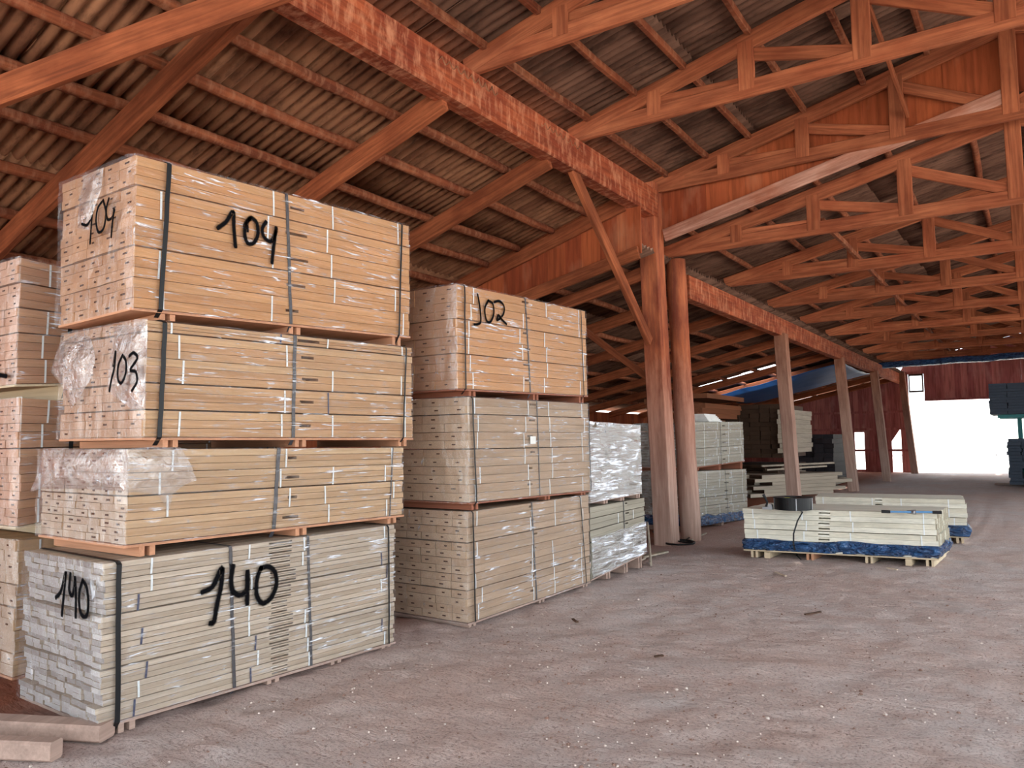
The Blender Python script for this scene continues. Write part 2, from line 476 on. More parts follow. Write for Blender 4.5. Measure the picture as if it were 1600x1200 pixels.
def build_floor():
    mb = MB()
    xs = [-14, -12, -10, -8.5, -7.5] + [-6.6 + 0.05 * i for i in range(int(7.6 / 0.05) + 1)] + [1.3, 2, 3, 4.5, 6, 9]
    ys = [-5, -3, -1.5, -0.5, 0.2] + [0.6 + 0.05 * i for i in range(int(9.4 / 0.05) + 1)] + [10.1 + 0.12 * i for i in range(36)] + [14.6, 15.2, 16, 17, 18.5, 20, 22, 24, 26, 28, 30, 33, 36, 39.6]
    nx, ny = len(xs), len(ys)
    vs = [(x, y, floor_h(x, y)) for y in ys for x in xs]
    fs = [(j * nx + i, j * nx + i + 1, (j + 1) * nx + i + 1, (j + 1) * nx + i) for j in range(ny - 1) for i in range(nx - 1)]
    mb.add(vs, fs)
    o = mb.build('floor', M['floor'], base=(0, 0, 0), smooth=True); tag(o, kind='structure')
    y = MB()
    for (x0, y0, x1, y1) in ((-60, 39.6, 60, 70), (-60, -40, -14, 39.6), (9, -40, 60, 39.6), (-14, -40, 9, -5)):
        y.box((x0, y0, -0.35), (x1, y1, -0.06))
    o = y.build('floor_outside', M['yard'], base=(0, 0, 0)); tag(o, kind='structure')
build_floor()

# ------------------------------------------------------------------ roofs
def sheeting(name, x0, z0, x1, z1, y0, y1, mat, pitch=0.125, amp=0.040, rows=1.75, holes=(), hole_rate=0.0, hole_y=1e9, per=9):
    """corrugated sheets in courses; corrugations run down the slope (X)"""
    mb = MB(); L = abs(x1 - x0); n = max(1, round(L / rows))
    for r in range(n):
        fa, fb = r / n, min(1.0, (r + 1) / n + 0.06)
        xa, xb = x0 + (x1 - x0) * fa, x0 + (x1 - x0) * fb
        za, zb = z0 + (z1 - z0) * fa, z0 + (z1 - z0) * fb
        lift = 0.018 if z1 > z0 else -0.0
        sheet_w = 0.98; yy = y0
        while yy < y1 - 0.05:
            ye = min(yy + sheet_w + 0.06, y1)
            yc = (yy + ye) / 2; xc = (xa + xb) / 2
            skip = any(h[0] < xc < h[1] and h[2] < yc < h[3] for h in holes)
            dz = random.uniform(-0.008, 0.008); tw = random.uniform(-0.012, 0.012)
            if not skip:
                k = max(2, int((ye - yy) / pitch * per)); vs = []
                xo = random.uniform(-0.03, 0.03)
                torn = yc > hole_y and random.random() < hole_rate
                for i in range(k + 1):
                    y = yy + (ye - yy) * i / k
                    c = amp * (1.0 - 2.0 * abs(cos(pi * y / pitch)) ** 0.7)
                    for j in range(5):
                        f = j / 4
                        if torn: f = 0.12 + f * 0.8
                        vs.append((xa + (xb - xa) * f + xo, y, za + (zb - za) * f + c + dz + tw * (i / k - .5) + (0.02 if r % 2 else 0.0) + 0.012 * (1 - f)))
                mb.add(vs, [(i * 5 + j, (i + 1) * 5 + j, (i + 1) * 5 + j + 1, i * 5 + j + 1) for i in range(k) for j in range(4)])
            yy += sheet_w
    o = mb.build(name, mat, base=(x0, y0, min(z0, z1)), smooth=True); tag(o, kind='structure')
    md = o.modifiers.new('thickness', 'SOLIDIFY'); md.thickness = 0.007; md.offset = 1.0
    return o

BX = -4.88
A_S, B_S = 0.29, 0.235       # slopes: near lean-to, near main roof
A_Z = lambda x: 5.20 + A_S * (x - BX)
B_Z = lambda x: 5.80 + B_S * (x - BX)
C_S, D_S = 0.215, 0.225
C_Z = lambda x: 4.32 + C_S * (x - BX)
D_Z = lambda x: 4.93 + D_S * (x - BX)
EAVE = -13.0
sheeting('ceiling', BX + 0.1, A_Z(BX) + 0.305, EAVE - 0.4, A_Z(EAVE - 0.4) + 0.305, -6, 10.72, M['sheet'])
sheeting('ceiling', BX - 0.45, B_Z(BX - .45) + 0.155, 0.05, B_Z(0) + 0.155, -6, 11.95, M['sheet_grey'])
sheeting('ceiling', -BX + 0.45, B_Z(BX - .45) + 0.155, -0.05, B_Z(0) + 0.155, -6, 11.95, M['sheet_grey'])
sheeting('ceiling', BX + 0.1, C_Z(BX) + 0.29, EAVE - 0.4, C_Z(EAVE - .4) + 0.29, 10.55, 39.9, M['sheet_grey'], pitch=0.125, holes=[(-9.7, -7.6, 26.2, 27.9)], per=6)
sheeting('ceiling', BX - 1.1, D_Z(BX - 1.1) + 0.15, 0.05, D_Z(0) + 0.15, 11.6, 39.9, M['sheet_grey'], pitch=0.125, hole_rate=0.22, hole_y=27, per=6)
sheeting('ceiling', -BX + 0.3, D_Z(BX - .3) + 0.15, -0.05, D_Z(0) + 0.15, 11.6, 39.9, M['sheet_grey'], pitch=0.125, hole_rate=0.22, hole_y=27, per=6)

# ------------------------------------------------------------------ walls
def plank_wall(name, axis, at, pieces, mat, thick=0.03, step=0.24, gap=0.003):
    """vertical planks; pieces: list of (s0, s1, zlow(s), zhigh(s))"""
    mb = MB()
    for s0, s1, lo, hi in pieces:
        s = s0
        while s < s1 - 0.02:
            e = min(s + step * random.uniform(0.85, 1.15), s1)
            j = random.uniform(-0.006, 0.006)
            p = []
            a, b = s + gap / 2, e - gap / 2
            for (t, q, z) in ((a, 0, lo(a)), (b, 0, lo(b)), (b, thick, lo(b)), (a, thick, lo(a)), (a, 0, hi(a)), (b, 0, hi(b)), (b, thick, hi(b)), (a, thick, hi(a))):
                p.append((t, at + q + j, z) if axis == 'x' else (at - q + j, t, z))
            mb.hexa(p); s = e
    o = mb.build(name, mat); tag(o, kind='structure'); return o
K = lambda v: (lambda s: v)
# boarded gable between the tall near hall and the lower hall behind it
plank_wall('wall_gable', 'x', 11.5, [(-6.3, BX - 0.3, lambda x: C_Z(x) + 0.3, lambda x: 5.74), (BX - 0.3, BX + 0.08, lambda x: C_Z(BX) + 0.2, lambda x: 5.74), (BX + 0.08, 0, lambda x: D_Z(x) + 0.02, lambda x: B_Z(x) + 0.09),
                                     (0, -BX - .3, lambda x: D_Z(-x) + 0.02, lambda x: B_Z(-x) + 0.09)], M['planks'], step=0.33, gap=0.0008)
plank_wall('wall_gable', 'x', 10.5, [(EAVE, BX - 0.12, lambda x: C_Z(x) + 0.12, lambda x: A_Z(x) + 0.24), (BX - 0.12, BX + 0.14, lambda x: C_Z(x) + 0.1, lambda x: 5.17)], M['planks'], step=0.3, gap=0.0008)
# end wall with its openings
def end_hi(x): return (C_Z(x) + 0.2) if x < BX else (D_Z(-abs(x)) + 0.05)
EY = 39.5
plank_wall('wall_far', 'x', EY, [(EAVE, -7.02, K(-.1), end_hi), (-7.02, -6.6, K(1.86), end_hi), (-7.02, -6.6, K(-0.05), K(0.1)), (-6.6, -5.42, K(-.1), end_hi),
                                 (-5.42, -5.02, lambda x: 1.75 + (x + 5.2) * 1.5, end_hi), (-5.02, -4.62, K(-.1), end_hi),
                                 (-4.62, -3.97, K(4.5), end_hi), (-3.97, 2.8, K(3.24), end_hi), (2.8, 4.88, K(0), end_hi)], M['planks_far'], step=0.26, gap=0.0005)
rails = MB()
for z in (2.75, 1.95, 0.95):
    rails.box((EAVE, EY - 0.07, z), (-4.7, EY - 0.002, z + 0.1))
rails.box((-3.97, EY - 0.08, 3.24), (2.8, EY - 0.002, 3.34))
tag(rails.build('trim_1', M['planks_far']), kind='structure')
plank_wall('wall_left', 'y', EAVE, [(-6, 10.5, K(-0.02), K(2.98)), (10.5, EY, K(-0.02), K(2.66))], M['planks'], step=0.3)  # near stretch, unseen, raised to the roof to keep the lean-to dark
wf = MB()
for a, b in (((-4.60, 3.66), (-4.55, 4.5)), ((-4.05, 3.66), (-3.99, 4.5)), ((-4.55, 3.66), (-4.05, 3.74)), ((-4.55, 4.42), (-4.05, 4.5))):
    wf.box((a[0], EY - 0.03, a[1]), (b[0], EY + 0.05, b[1]))
tag(wf.build('window_1', M['rough']), kind='structure')
# yard wall beyond the opening
yw = MB(); yw.box((-30, 56, -0.06), (30, 56.2, 4.2)); yw.box((-30, 55.9, -0.06), (30, 56, 0.25))
plank_wall('unseen_shade_wall', 'y', -EAVE - 8.0, [(23.0, EY, K(-0.1), K(4.95))], M['planks'], step=0.3)  # unseen wall added to darken the lower hall
tag(yw.build('wall_yard', M['white_wall']), kind='structure')

ft = MB(); ft.box((-8, 55.84, 0.34), (1.6, 55.9, 0.46)); ft.box((-1.9, 55.84, 0.4), (-1.84, 55.9, 3.0))
tag(ft.build('trim_2', M['steel']), kind='structure')
# flashing boards where the lower roof meets the gable
o = timber('flashing_board', (BX + 0.15, 11.38, D_Z(BX + .15) - 0.06), (0, 11.38, D_Z(0) - 0.06), 0.05, 0.2, M['pale_trim'])
tag(o, 'pale dusty flashing board sloping under the red plank gable right of the main post', 'board')
o = timber('flashing_board', (BX + 0.12, 10.45, C_Z(BX + .12) + 0.1), (EAVE, 10.45, C_Z(EAVE) + 0.1), 0.06, 0.2, M['rafter'])
tag(o, 'red dusty flashing board under the plank gable left of the main post', 'board')
o = timber('barge_board', (BX - 0.12, 10.46, A_Z(BX - .12) + 0.08), (EAVE, 10.46, A_Z(EAVE) + 0.08), 0.05, 0.24, M['rafter'])
tag(o, 'red barge board along the top of the plank gable left of the main post', 'board')

# ------------------------------------------------------------------ roof timbers
o = timber('eaves_beam', (BX, -5.5, 5.40), (BX, 11.25, 5.40), 0.22, 0.44, M['beam'], wob=0.002)
tag(o, 'heavy mottled red beam running overhead to the top of the main post', 'beam')
o = timber('eaves_beam', (BX, 12.55, 4.27), (BX, 39.2, 4.27), 0.2, 0.42, M['beam'], wob=0.002)
tag(o, 'long red beam carried by the row of posts in the lower hall', 'beam')
o = timber('eaves_beam', (-BX, -5.5, 5.40), (-BX, 39.2, 5.40), 0.22, 0.44, M['beam'], wob=0.002)
tag(o, 'heavy red beam on the open right side of the shed', 'beam')

ORD = ['first', 'second', 'third', 'fourth', 'fifth', 'sixth', 'seventh', 'eighth', 'ninth', 'tenth', 'eleventh', 'twelfth', 'thirteenth', 'fourteenth', 'fifteenth']

def truss(y, zb, top0, slope, label, group, mat):
    """king post truss across the hall: chords, posts and diagonals are separate boards"""
    r = thing('roof_truss', (0, y, zb - 0.11), label, 'truss', group)
    half = -BX + 0.06
    timber('bottom_chord', (-half, y, zb), (half, y, zb), 0.07, 0.2, mat, r)
    tz = lambda x: top0 + slope * (half - abs(x))
    timber('top_chord', (-half, y + 0.002, tz(half)), (0, y + 0.002, tz(0)), 0.08, 0.22, mat, r)
    timber('top_chord', (half, y + 0.002, tz(half)), (0, y + 0.002, tz(0)), 0.08, 0.22, mat, r)
    xs = [-3.72, -2.55, -1.3]
    ps = xs + [0.0] + [-q for q in reversed(xs)]
    for x in ps:
        nm = 'king_post' if x == 0 else 'web_post'
        timber(nm, (x, y - 0.012, zb - 0.02), (x, y - 0.012, tz(x)), 0.06, 0.19, mat, r, up=(1, 0, 0))
    for s in (-1, 1):
        for i in range(3):
            xa = xs[i]; xb = (xs + [0.0])[i + 1]
            timber('diagonal', (s * -xa * -1 if s > 0 else -xa, y + 0.012, tz(xa) - 0.14), (s * -xb * -1 if s > 0 else -xb, y + 0.012, zb + 0.08), 0.05, 0.15, mat, r)
    return r

for i, y in enumerate((-1.0, 1.6, 4.1, 6.45, 8.75, 11.38)):
    if i == 5: lb = 'red truss standing against the plank gable at the main post'
    else: lb = 'red roof truss of the near hall, %s in front of the plank gable' % ORD[4 - i]
    truss(y, 5.72, 5.72, 0.235, lb, 'trusses of the near hall', M['truss'])
for i in range(9):
    truss(11.9 + 3.05 * i, 4.76, 4.74, 0.222, 'red truss of the lower hall, %s beyond the main post' % ORD[i], 'trusses of the lower hall', M['truss'])

# rafters of the lean-to on the left
for i, y in enumerate((-1.2, 1.3, 3.7, 6.0, 8.1)):
    o = timber('lean_to_rafter', (BX - 0.02, y, A_Z(BX) - 0.0), (EAVE, y, A_Z(EAVE) - 0.06), 0.09, 0.25, M['rafter'])
    tag(o, 'red rafter of the near lean-to roof, %s in front of the plank gable' % ORD[4 - i], 'rafter', 'rafters of the near lean-to')
for i, y in enumerate((11.2, 13.4, 16.0, 18.55, 20.8, 23.2, 25.6, 28.2, 30.8, 33.4, 36.0, 38.6)):
    o = timber('lean_to_rafter', (BX - 0.02, y, C_Z(BX)), (EAVE, y, C_Z(EAVE)), 0.08, 0.22, M['rafter'])
    tag(o, 'red rafter of the lower lean-to roof, %s beyond the left plank gable' % ORD[i], 'rafter', 'rafters of the lower lean-to')
# round purlins
for i, x in enumerate((-5.02, -5.58, -6.22, -6.9, -7.52, -8.3, -9.1, -10.0, -11.0, -12.2)):
    o = log('purlin', (x, -5.8, A_Z(x) + 0.19), (x, 10.35, A_Z(x) + 0.19), 0.06, M['log'])
    tag(o, 'round purlin pole under the near lean-to roof, %s left of the heavy beam' % ORD[i], 'purlin', 'purlins of the near lean-to')
for i, x in enumerate((-4.66, -3.98, -3.32, -2.5, -1.7, -0.9, -0.2)):
    o = timber('purlin', (x, -5.8, B_Z(x) + 0.035), (x, 11.7, B_Z(x) + 0.035), 0.07, 0.09, M['log'], wob=0.012)
    tag(o, 'thin purlin under the near main roof, %s right of the heavy beam' % ORD[i], 'purlin', 'purlins of the near main roof')
for i, x in enumerate((4.66, 3.98, 3.32, 2.5, 1.7, 0.9, 0.2)):
    o = timber('purlin', (x, -5.8, B_Z(-x) + 0.035), (x, 11.7, B_Z(-x) + 0.035), 0.07, 0.09, M['log'], wob=0.012)
    tag(o, 'thin purlin under the far slope of the near roof, %s from the right eaves' % ORD[i], 'purlin', 'purlins of the near right roof slope')
for i, x in enumerate((-5.4, -6.5, -7.6, -8.7, -9.8, -10.9, -12.0)):
    o = log('purlin', (x, 10.6, C_Z(x) + 0.17), (x, 39.4, C_Z(x) + 0.17), 0.055, M['log'], segs=50)
    tag(o, 'round purlin pole under the lower lean-to roof, %s left of its beam' % ORD[i], 'purlin', 'purlins of the lower lean-to')
for sgn, word in ((1, 'left'), (-1, 'right')):
    for i, x in enumerate((-4.5, -3.5, -2.5, -1.5, -0.5)):
        o = log('purlin', (sgn * x, 11.7, D_Z(x) + 0.04), (sgn * x, 39.4, D_Z(x) + 0.04), 0.05, M['log'], segs=50)
        tag(o, 'pole purlin on the %s slope of the lower hall roof, %s from its eaves' % (word, ORD[i]), 'purlin', 'purlins of the lower hall')
# ties and braces
def under_roof(p, off):
    r = px_ray(*p); t = (A_Z(0) + off - CAMH) / (r.z - A_S * r.x); return Vector((0, 0, CAMH)) + r * t
o = timber('tie_plank', under_roof((-420, 300), -0.27), under_roof((452, -25), -0.27), 0.07, 0.24, M['rafter'])
tag(o, 'broad red plank crossing diagonally overhead in the upper left corner', 'plank')
o = timber('knee_brace', (BX + 0.02, 8.62, 5.22), (BX + 0.02, 10.98, 3.15), 0.08, 0.17, M['rafter'])
tag(o, 'slanting red brace from the heavy beam down to the main post', 'brace')
o = timber('knee_brace', (-5.1, 11.45, 2.62), (-6.9, 11.45, 4.0), 0.06, 0.11, M['rafter'])
tag(o, 'thin slanting strut behind the main post above the silver wrapped packs', 'brace')
o = timber('runner_pole', on_y((1285, 345), 12.1), (on_y((1285, 345), 12.1).x, 36, on_y((1285, 345), 12.1).z), 0.07, 0.09, M['log'])
tag(o, 'long thin runner tying the lower hall trusses together', 'runner')
o = timber('sway_brace', on_y((1345, -25), 8.6), on_y((1418, 180), 11.3), 0.04, 0.09, M['rafter'])
tag(o, 'thin slanting plank between the two nearest visible trusses at upper right', 'brace')

# ------------------------------------------------------------------ posts
o = timber('main_post', (-4.79, 11.3, -0.15), (-4.95, 11.3, 5.75), 0.30, 0.32, M['post'], up=(0, 1, 0), wob=0.006)
tag(o, 'thick square red post at the end of the heavy overhead beam', 'post')
o = log('round_post', (-4.66, 12.0, -0.15), (-4.80, 12.0, 4.62), 0.165, M['post'], wob=0.006, n=18)
tag(o, 'round red post standing right behind the thick square post', 'post')
for i, (y, xb, xt) in enumerate(((18.6, -4.66, -4.84), (25.4, -4.60, -4.86), (31.4, -4.52, -4.80), (38.2, -4.36, -4.72))):
    o = timber('square_post', (xb, y, -0.2), (xt, y, 4.1 if i < 3 else 4.5), 0.27, 0.3, M['post_grey'], up=(0, 1, 0))
    tag(o, ('square dusty post under the lower hall beam, %s beyond the round post' % ORD[i]) if i < 3 else 'red door post at the left edge of the bright far opening', 'post', 'posts of the lower hall')
for i, y in enumerate((-3, 3.7, 11.3, 18.6, 25.4, 31.6, 38.2)):
    o = timber('square_post', (-BX, y, -0.2), (-BX, y, 5.2), 0.36, 0.4, M['post'], up=(0, 1, 0))
    tag(o, 'square post on the open right side of the shed, %s from the front' % ORD[i], 'post', 'posts on the right side')

# ------------------------------------------------------------------ timber packs
PACKMAT = {}
def pack_mats(key, side1, side2, end1, end2, groove='groove', grain=0.25, axis=1):
    PACKMAT[key] = [mat_board('board sides ' + key, side1, side2, grain, axis), mat_end('board ends ' + key, end1, end2), M[groove]]
pack_mats('warm', rgb(222, 172, 122), rgb(198, 142, 94), rgb(208, 162, 126), rgb(176, 130, 98))
pack_mats('tan', rgb(214, 176, 134), rgb(188, 142, 102), rgb(206, 168, 140), rgb(178, 138, 112))
pack_mats('sand', rgb(216, 184, 146), rgb(192, 154, 116), rgb(214, 194, 176), rgb(184, 156, 134))
pack_mats('grey', rgb(218, 202, 182), rgb(186, 166, 144), rgb(214, 208, 206), rgb(150, 140, 136))
pack_mats('rose', rgb(204, 160, 126), rgb(182, 134, 104), rgb(214, 172, 148), rgb(196, 152, 128))
pack_mats('dust', rgb(206, 180, 154), rgb(176, 146, 118), rgb(236, 210, 180), rgb(192, 158, 128))
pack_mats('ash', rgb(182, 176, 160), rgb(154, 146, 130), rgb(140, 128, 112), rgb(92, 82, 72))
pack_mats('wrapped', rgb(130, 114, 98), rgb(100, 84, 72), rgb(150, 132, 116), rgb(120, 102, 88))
pack_mats('cream', rgb(248, 246, 232), rgb(226, 220, 200), rgb(198, 190, 168), rgb(132, 122, 104), axis=0)

class Hex:
    """eight-cornered pack body; u along the length, v from the front face inwards, w upwards"""
    def __init__(s, nb, fb, fbb, nbb, nt, ft, ftb, ntb):
        s.c = [Vector(q) for q in (nb, fb, fbb, nbb, nt, ft, ftb, ntb)]
        s.Lu = (s.c[1] - s.c[0]).length; s.Lv = (s.c[3] - s.c[0]).length; s.Lw = (s.c[4] - s.c[0]).length
        s.n = -(s.c[3] - s.c[0]).normalized()      # out of the front face
        s.e = -(s.c[1] - s.c[0]).normalized()      # out of the near end
    def P(s, u, v, w, out=0.0, end=0.0, up=0.0):
        a = [s.c[0].lerp(s.c[1], u), s.c[3].lerp(s.c[2], u), s.c[4].lerp(s.c[5], u), s.c[7].lerp(s.c[6], u)]
        return a[0].lerp(a[1], v).lerp(a[2].lerp(a[3], v), w) + s.n * out + s.e * end + Vector((0, 0, up))

def px_hex(xp, nt, nb, ft, fb, lt=None, lb=None, width=1.1, yn=None):
    """front face on the plane x = xp; near end square to it"""
    a, b, c, d = on_x(nt, xp), on_x(nb, xp), on_x(ft, xp), on_x(fb, xp)
    yy = (a.y + b.y) / 2; a.y = b.y = yy
    zn = [a.z, b.z]
    if lt:
        e, f = on_y(lt, yy), on_y(lb, yy)
        x0 = (e.x + f.x) / 2; e.x = x0 + (e.x - x0) * 0.5; f.x = x0 + (f.x - x0) * .5
        e.z = a.z + (e.z - a.z) * 0.5; f.z = b.z + (f.z - b.z) * 0.5
    else:
        e, f = a + Vector((-width, 0, 0)), b + Vector((-width, 0, 0))
    yf = (c.y + d.y) / 2; c.y = d.y = yf
    return Hex(b, d, d + (f - b), f, a, c, c + (e - a), e)

def build_pack(label, group, H, key, rows, cols, per, seps=(), slots=True, slot_u=0.56, slot_w=0.07, slot_h=0.02, straps=(), bands=(0.07, 0.42, 0.66, 0.95), band_blue=0.0,
               wrap=True, wrap_end=0.5, film='film', bearer='bearer', bearer_u=None, below=None, bearer_w=0.10, groove_p=0.8, notch=True, jit=0.012, deck=True, rows_h=None,
               face_jit=0.003, name='timber_pack', strap_end_in=True, vgap=0.0022, slot_rows=1, base_film=False, cat='timber pack'):
    base = H.P(0.5, 0.5, 0)
    lowest = min(p.z for p in H.c)
    root = thing(name, (base.x, base.y, lowest if below is None else below(0.5)), label, cat, group)
    mats = PACKMAT[key]
    hs = rows_h or [1.0 / rows] * rows          # bottom to top
    w0 = 0.0
    du = 1.0 / H.Lu; dw = 1.0 / H.Lw; dv = 1.0 / H.Lv
    for r in range(rows):
        w1 = w0 + hs[r]
        lo = w0 + (0.007 * dw if r in seps else 0.001 * dw); hi = w1 - 0.001 * dw
        roff = random.uniform(-jit, jit)
        for c in range(cols):
            mb = MB()
            v0, v1 = c / cols, (c + 1) / cols
            su = slot_u + random.uniform(-0.015, 0.015); sl = slot_w * random.uniform(0.55, 1.25)
            for k in range(per):
                a = lo + (hi - lo) * k / per; b = lo + (hi - lo) * (k + 1) / per
                g = 0.0013 * dw
                fo = random.uniform(-face_jit, face_jit) if c == 0 else 0
                e0 = random.uniform(-jit, jit) * 0.6 + roff; e1 = random.uniform(-jit, jit)
                spans = [(0.0, 1.0)]
                hole = slots and c == 0 and (slot_rows >= per or k == per // 2)
                def bx(u0, u1, wa, wb, ea, eb, cutv=v0):
                    p = [H.P(u0, cutv, wa, fo, ea), H.P(u1, cutv, wa, fo, eb), H.P(u1, v1 - vgap * dv, wa, 0, eb), H.P(u0, v1 - vgap * dv, wa, 0, ea),
                         H.P(u0, cutv, wb, fo, ea), H.P(u1, cutv, wb, fo, eb), H.P(u1, v1 - vgap * dv, wb, 0, eb), H.P(u0, v1 - vgap * dv, wb, 0, ea)]
                    mb.hexa(p, [0, 0, 0, 1, 0, 1])
                if hole:
                    # a finger hole: the board's face is let in over a short stretch
                    hh = slot_h * dw
                    m0 = (a + b) / 2 - hh / 2
                    bx(0, su, a + g, b - g, e0, 0)
                    bx(su + sl, 1, a + g, b - g, 0, -e1)
                    bx(su, su + sl, m0 + hh, b - g, 0, 0); bx(su, su + sl, a + g, m0, 0, 0)
                    bx(su, su + sl, m0, m0 + hh, 0, 0, min(v0 + 0.14 * dv, v1 - 0.01))
                else:
                    bx(0, 1, a + g, b - g, e0, -e1)
                if notch and random.random() < groove_p:
                    # flat dark quad painting the shade of a groove in the board end
                    vc = v0 + (v1 - v0) * random.choice((0.35, 0.5, 0.62)); gw = min(0.022 * dv, (v1 - v0) * .3) * random.uniform(0.6, 1.2); gh = min(0.006 * dw, (b - a) * 0.16)
                    wc = (a + b) / 2
                    q = [H.P(0, vc - gw, wc - gh, 0, e0 + .0012), H.P(0, vc - gw, wc + gh, 0, e0 + .0012), H.P(0, vc + gw, wc + gh, 0, e0 + .0012), H.P(0, vc + gw, wc - gh, 0, e0 + .0012)]
                    mb.add(q, [(0, 3, 2, 1)], 2)
            bo = mb.build('board_bundle', mats, root)
            if c == 0:
                for bi, bu in enumerate(bands):
                    if random.random() < 0.12: continue
                    u = bu + random.uniform(-0.022, 0.022); sk = random.uniform(-0.003, 0.003)
                    s = MB()
                    pts = [H.P(u, 0, w0 + (w1 - w0) * 0.03, 0.004), H.P(u + sk * .5, 0, (w0 + w1) / 2, 0.0055), H.P(u + sk, 0, w1 - (w1 - w0) * 0.03, 0.004)]
                    s.ribbon(pts, (H.c[1] - H.c[0]), 0.013, 0.0012, H.n)
                    s.build('band', M['band_blue'] if random.random() < band_blue else M['band'], bo)
        w0 = w1
    # thin deck boards under the pack
    if deck:
        mb = MB(); t = 0.018
        p = [H.P(u, v, 0, 0.006, 0, z) for z in (-t, -0.002) for u, v in ((-0.004, -0.0), (1.004, -0.0), (1.004, 1.0), (-0.004, 1.0))]
        mb.hexa(p)
        mb.build('deck_board', M[bearer], root)
    # bearers with a slot between two laths
    if bearer_u:
        for u in bearer_u:
            mb = MB()
            zt = H.P(u, 0, 0).z - (0.018 if deck else 0.0)
            zb = below(u) if below else 0.0
            if zt - zb < 0.03: zb = zt - 0.03
            hw = bearer_w / 2 / H.Lu
            for s in (-1, 1):
                ua, ub = sorted((u + s * hw, u + s * hw * 0.32))
                A, B_, C_, D_ = H.P(ua, 0, 0, -0.01), H.P(ub, 0, 0, -.01), H.P(ub, 1, 0), H.P(ua, 1, 0)
                mb.hexa([Vector((q.x, q.y, z)) for z in (zb + 0.003, zt) for q in (A, B_, C_, D_)])
            mb.build('bearer', M[bearer], root)
    # straps over the top, down the front and round the bearer
    for (u_t, u_b, mat, wid) in straps:
        drop = (below(u_b) if below else 0.0)
        zb = H.P(u_b, 0, 0).z
        pts, nd = [], []
        upv = Vector((0, 0, 1))
        for v in (0.98, 0.5, 0.02):
            pts.append(H.P(u_t, v, 1, 0, 0, 0.004)); nd.append(upv)
        pts.append(H.P(u_t, 0, 1, 0.004, 0, 0.002)); nd.append(H.n + upv)
        for k in range(0, 9):
            f = k / 8
            pts.append(H.P(u_t + (u_b - u_t) * f + random.uniform(-.0012, .0012), 0, 0.985 * (1 - f), 0.021 if mat == 'strap' else 0.006)); nd.append(H.n)
        if zb - drop > 0.02:
            q = H.P(u_b, 0, 0, -0.03 if strap_end_in else 0.0); q.z = drop + 0.015
            pts.append(q); nd.append(H.n)
        mb = MB(); mb.ribbon(pts, H.c[1] - H.c[0], wid, 0.002, nd)
        mb.build('strap', M[mat], root)
    # stretch film over front, near end and top
    if wrap:
        mb = MB(); nu, nw = 40, 16; ph = random.random() * 50
        wa = 0.016 if film == 'film_silver' else 0.006
        def wob(a, b): return wa * (noise.noise(Vector((a * 3 + ph, b * 9, 1))) + 0.6 * noise.noise(Vector((a * 9, b * 22 + ph, 2))))
        vs = []
        for j in range(nw + 1):
            w = -0.012 + 1.02 * j / nw
            for i in range(nu + 1):
                u = i / nu; vs.append(H.P(u, 0, w, 0.0125 + wob(u * H.Lu, w * H.Lw)))
        mb.add(vs, [(j * (nu + 1) + i, j * (nu + 1) + i + 1, (j + 1) * (nu + 1) + i + 1, (j + 1) * (nu + 1) + i) for j in range(nw) for i in range(nu)], 0)
        if wrap_end > 0:
            nv = 20; vs = []
            for j in range(nw + 1):
                w = -0.012 + 1.02 * j / nw
                for i in range(nv + 1):
                    v = i / nv
                    e = 0.022 + 1.6 * wob(v * H.Lv + 7, w * H.Lw) + 0.005
                    if i == 0: vs.append(H.P(0, 0, w, 0.0125 + wob(0, w * H.Lw), 0.0))
                    else: vs.append(H.P(0, v, w, 0.0, e))
            mb.add(vs, [(j * (nv + 1) + i, (j + 1) * (nv + 1) + i, (j + 1) * (nv + 1) + i + 1, j * (nv + 1) + i + 1) for j in range(nw) for i in range(nv)], 1)
        mb.build('plastic_wrap', [M[film], M['film_end'] if film == 'film' else M[film]], root, smooth=True)
    return root

def spray(root, strokes, plane, width=0.028):
    """hand sprayed figures on a face; plane turns a photo point into a point on that face"""
    mb = MB()
    for pts in strokes:
        P = [plane(p) for p in pts]
        # smooth the polyline
        Q = []
        for i in range(len(P) - 1):
            p0, p1, p2, p3 = P[max(i - 1, 0)], P[i], P[i + 1], P[min(i + 2, len(P) - 1)]
            for k in range(6):
                t = k / 6
                Q.append(0.5 * ((2 * p1) + (p2 - p0) * t + (2 * p0 - 5 * p1 + 4 * p2 - p3) * t * t + (3 * p1 - p0 - 3 * p2 + p3) * t ** 3))
        Q.append(P[-1])
        nrm = root['face_normal']
        nrm = Vector(nrm)
        d0 = (Q[0] - Q[1]).normalized() * width * 0.35; d1 = (Q[-1] - Q[-2]).normalized() * width * 0.35
        Q = [Q[0] + d0] + Q + [Q[-1] + d1]
        k0 = len(mb.v); vs = []
        for i, p in enumerate(Q):
            d = (Q[min(i + 1, len(Q) - 1)] - Q[max(i - 1, 0)]).normalized()
            s = d.cross(nrm).normalized() * (width / 2) * random.uniform(0.94, 1.06) * (0.75 if i in (0, len(Q) - 1) else 1)
            vs += [p - s, p + s]
            mb.uv[k0 + 2 * i] = (0, 0.0); mb.uv[k0 + 2 * i + 1] = (0, 1.0)
        mb.add(vs, [(2 * i, 2 * i + 1, 2 * i + 3, 2 * i + 2) for i in range(len(Q) - 1)])
    o = mb.build('painted_number', M['paint'], root)
    return o

def Z(ox, oy, s, *pts): return [(ox + x / s, oy + y / s) for x, y in pts]

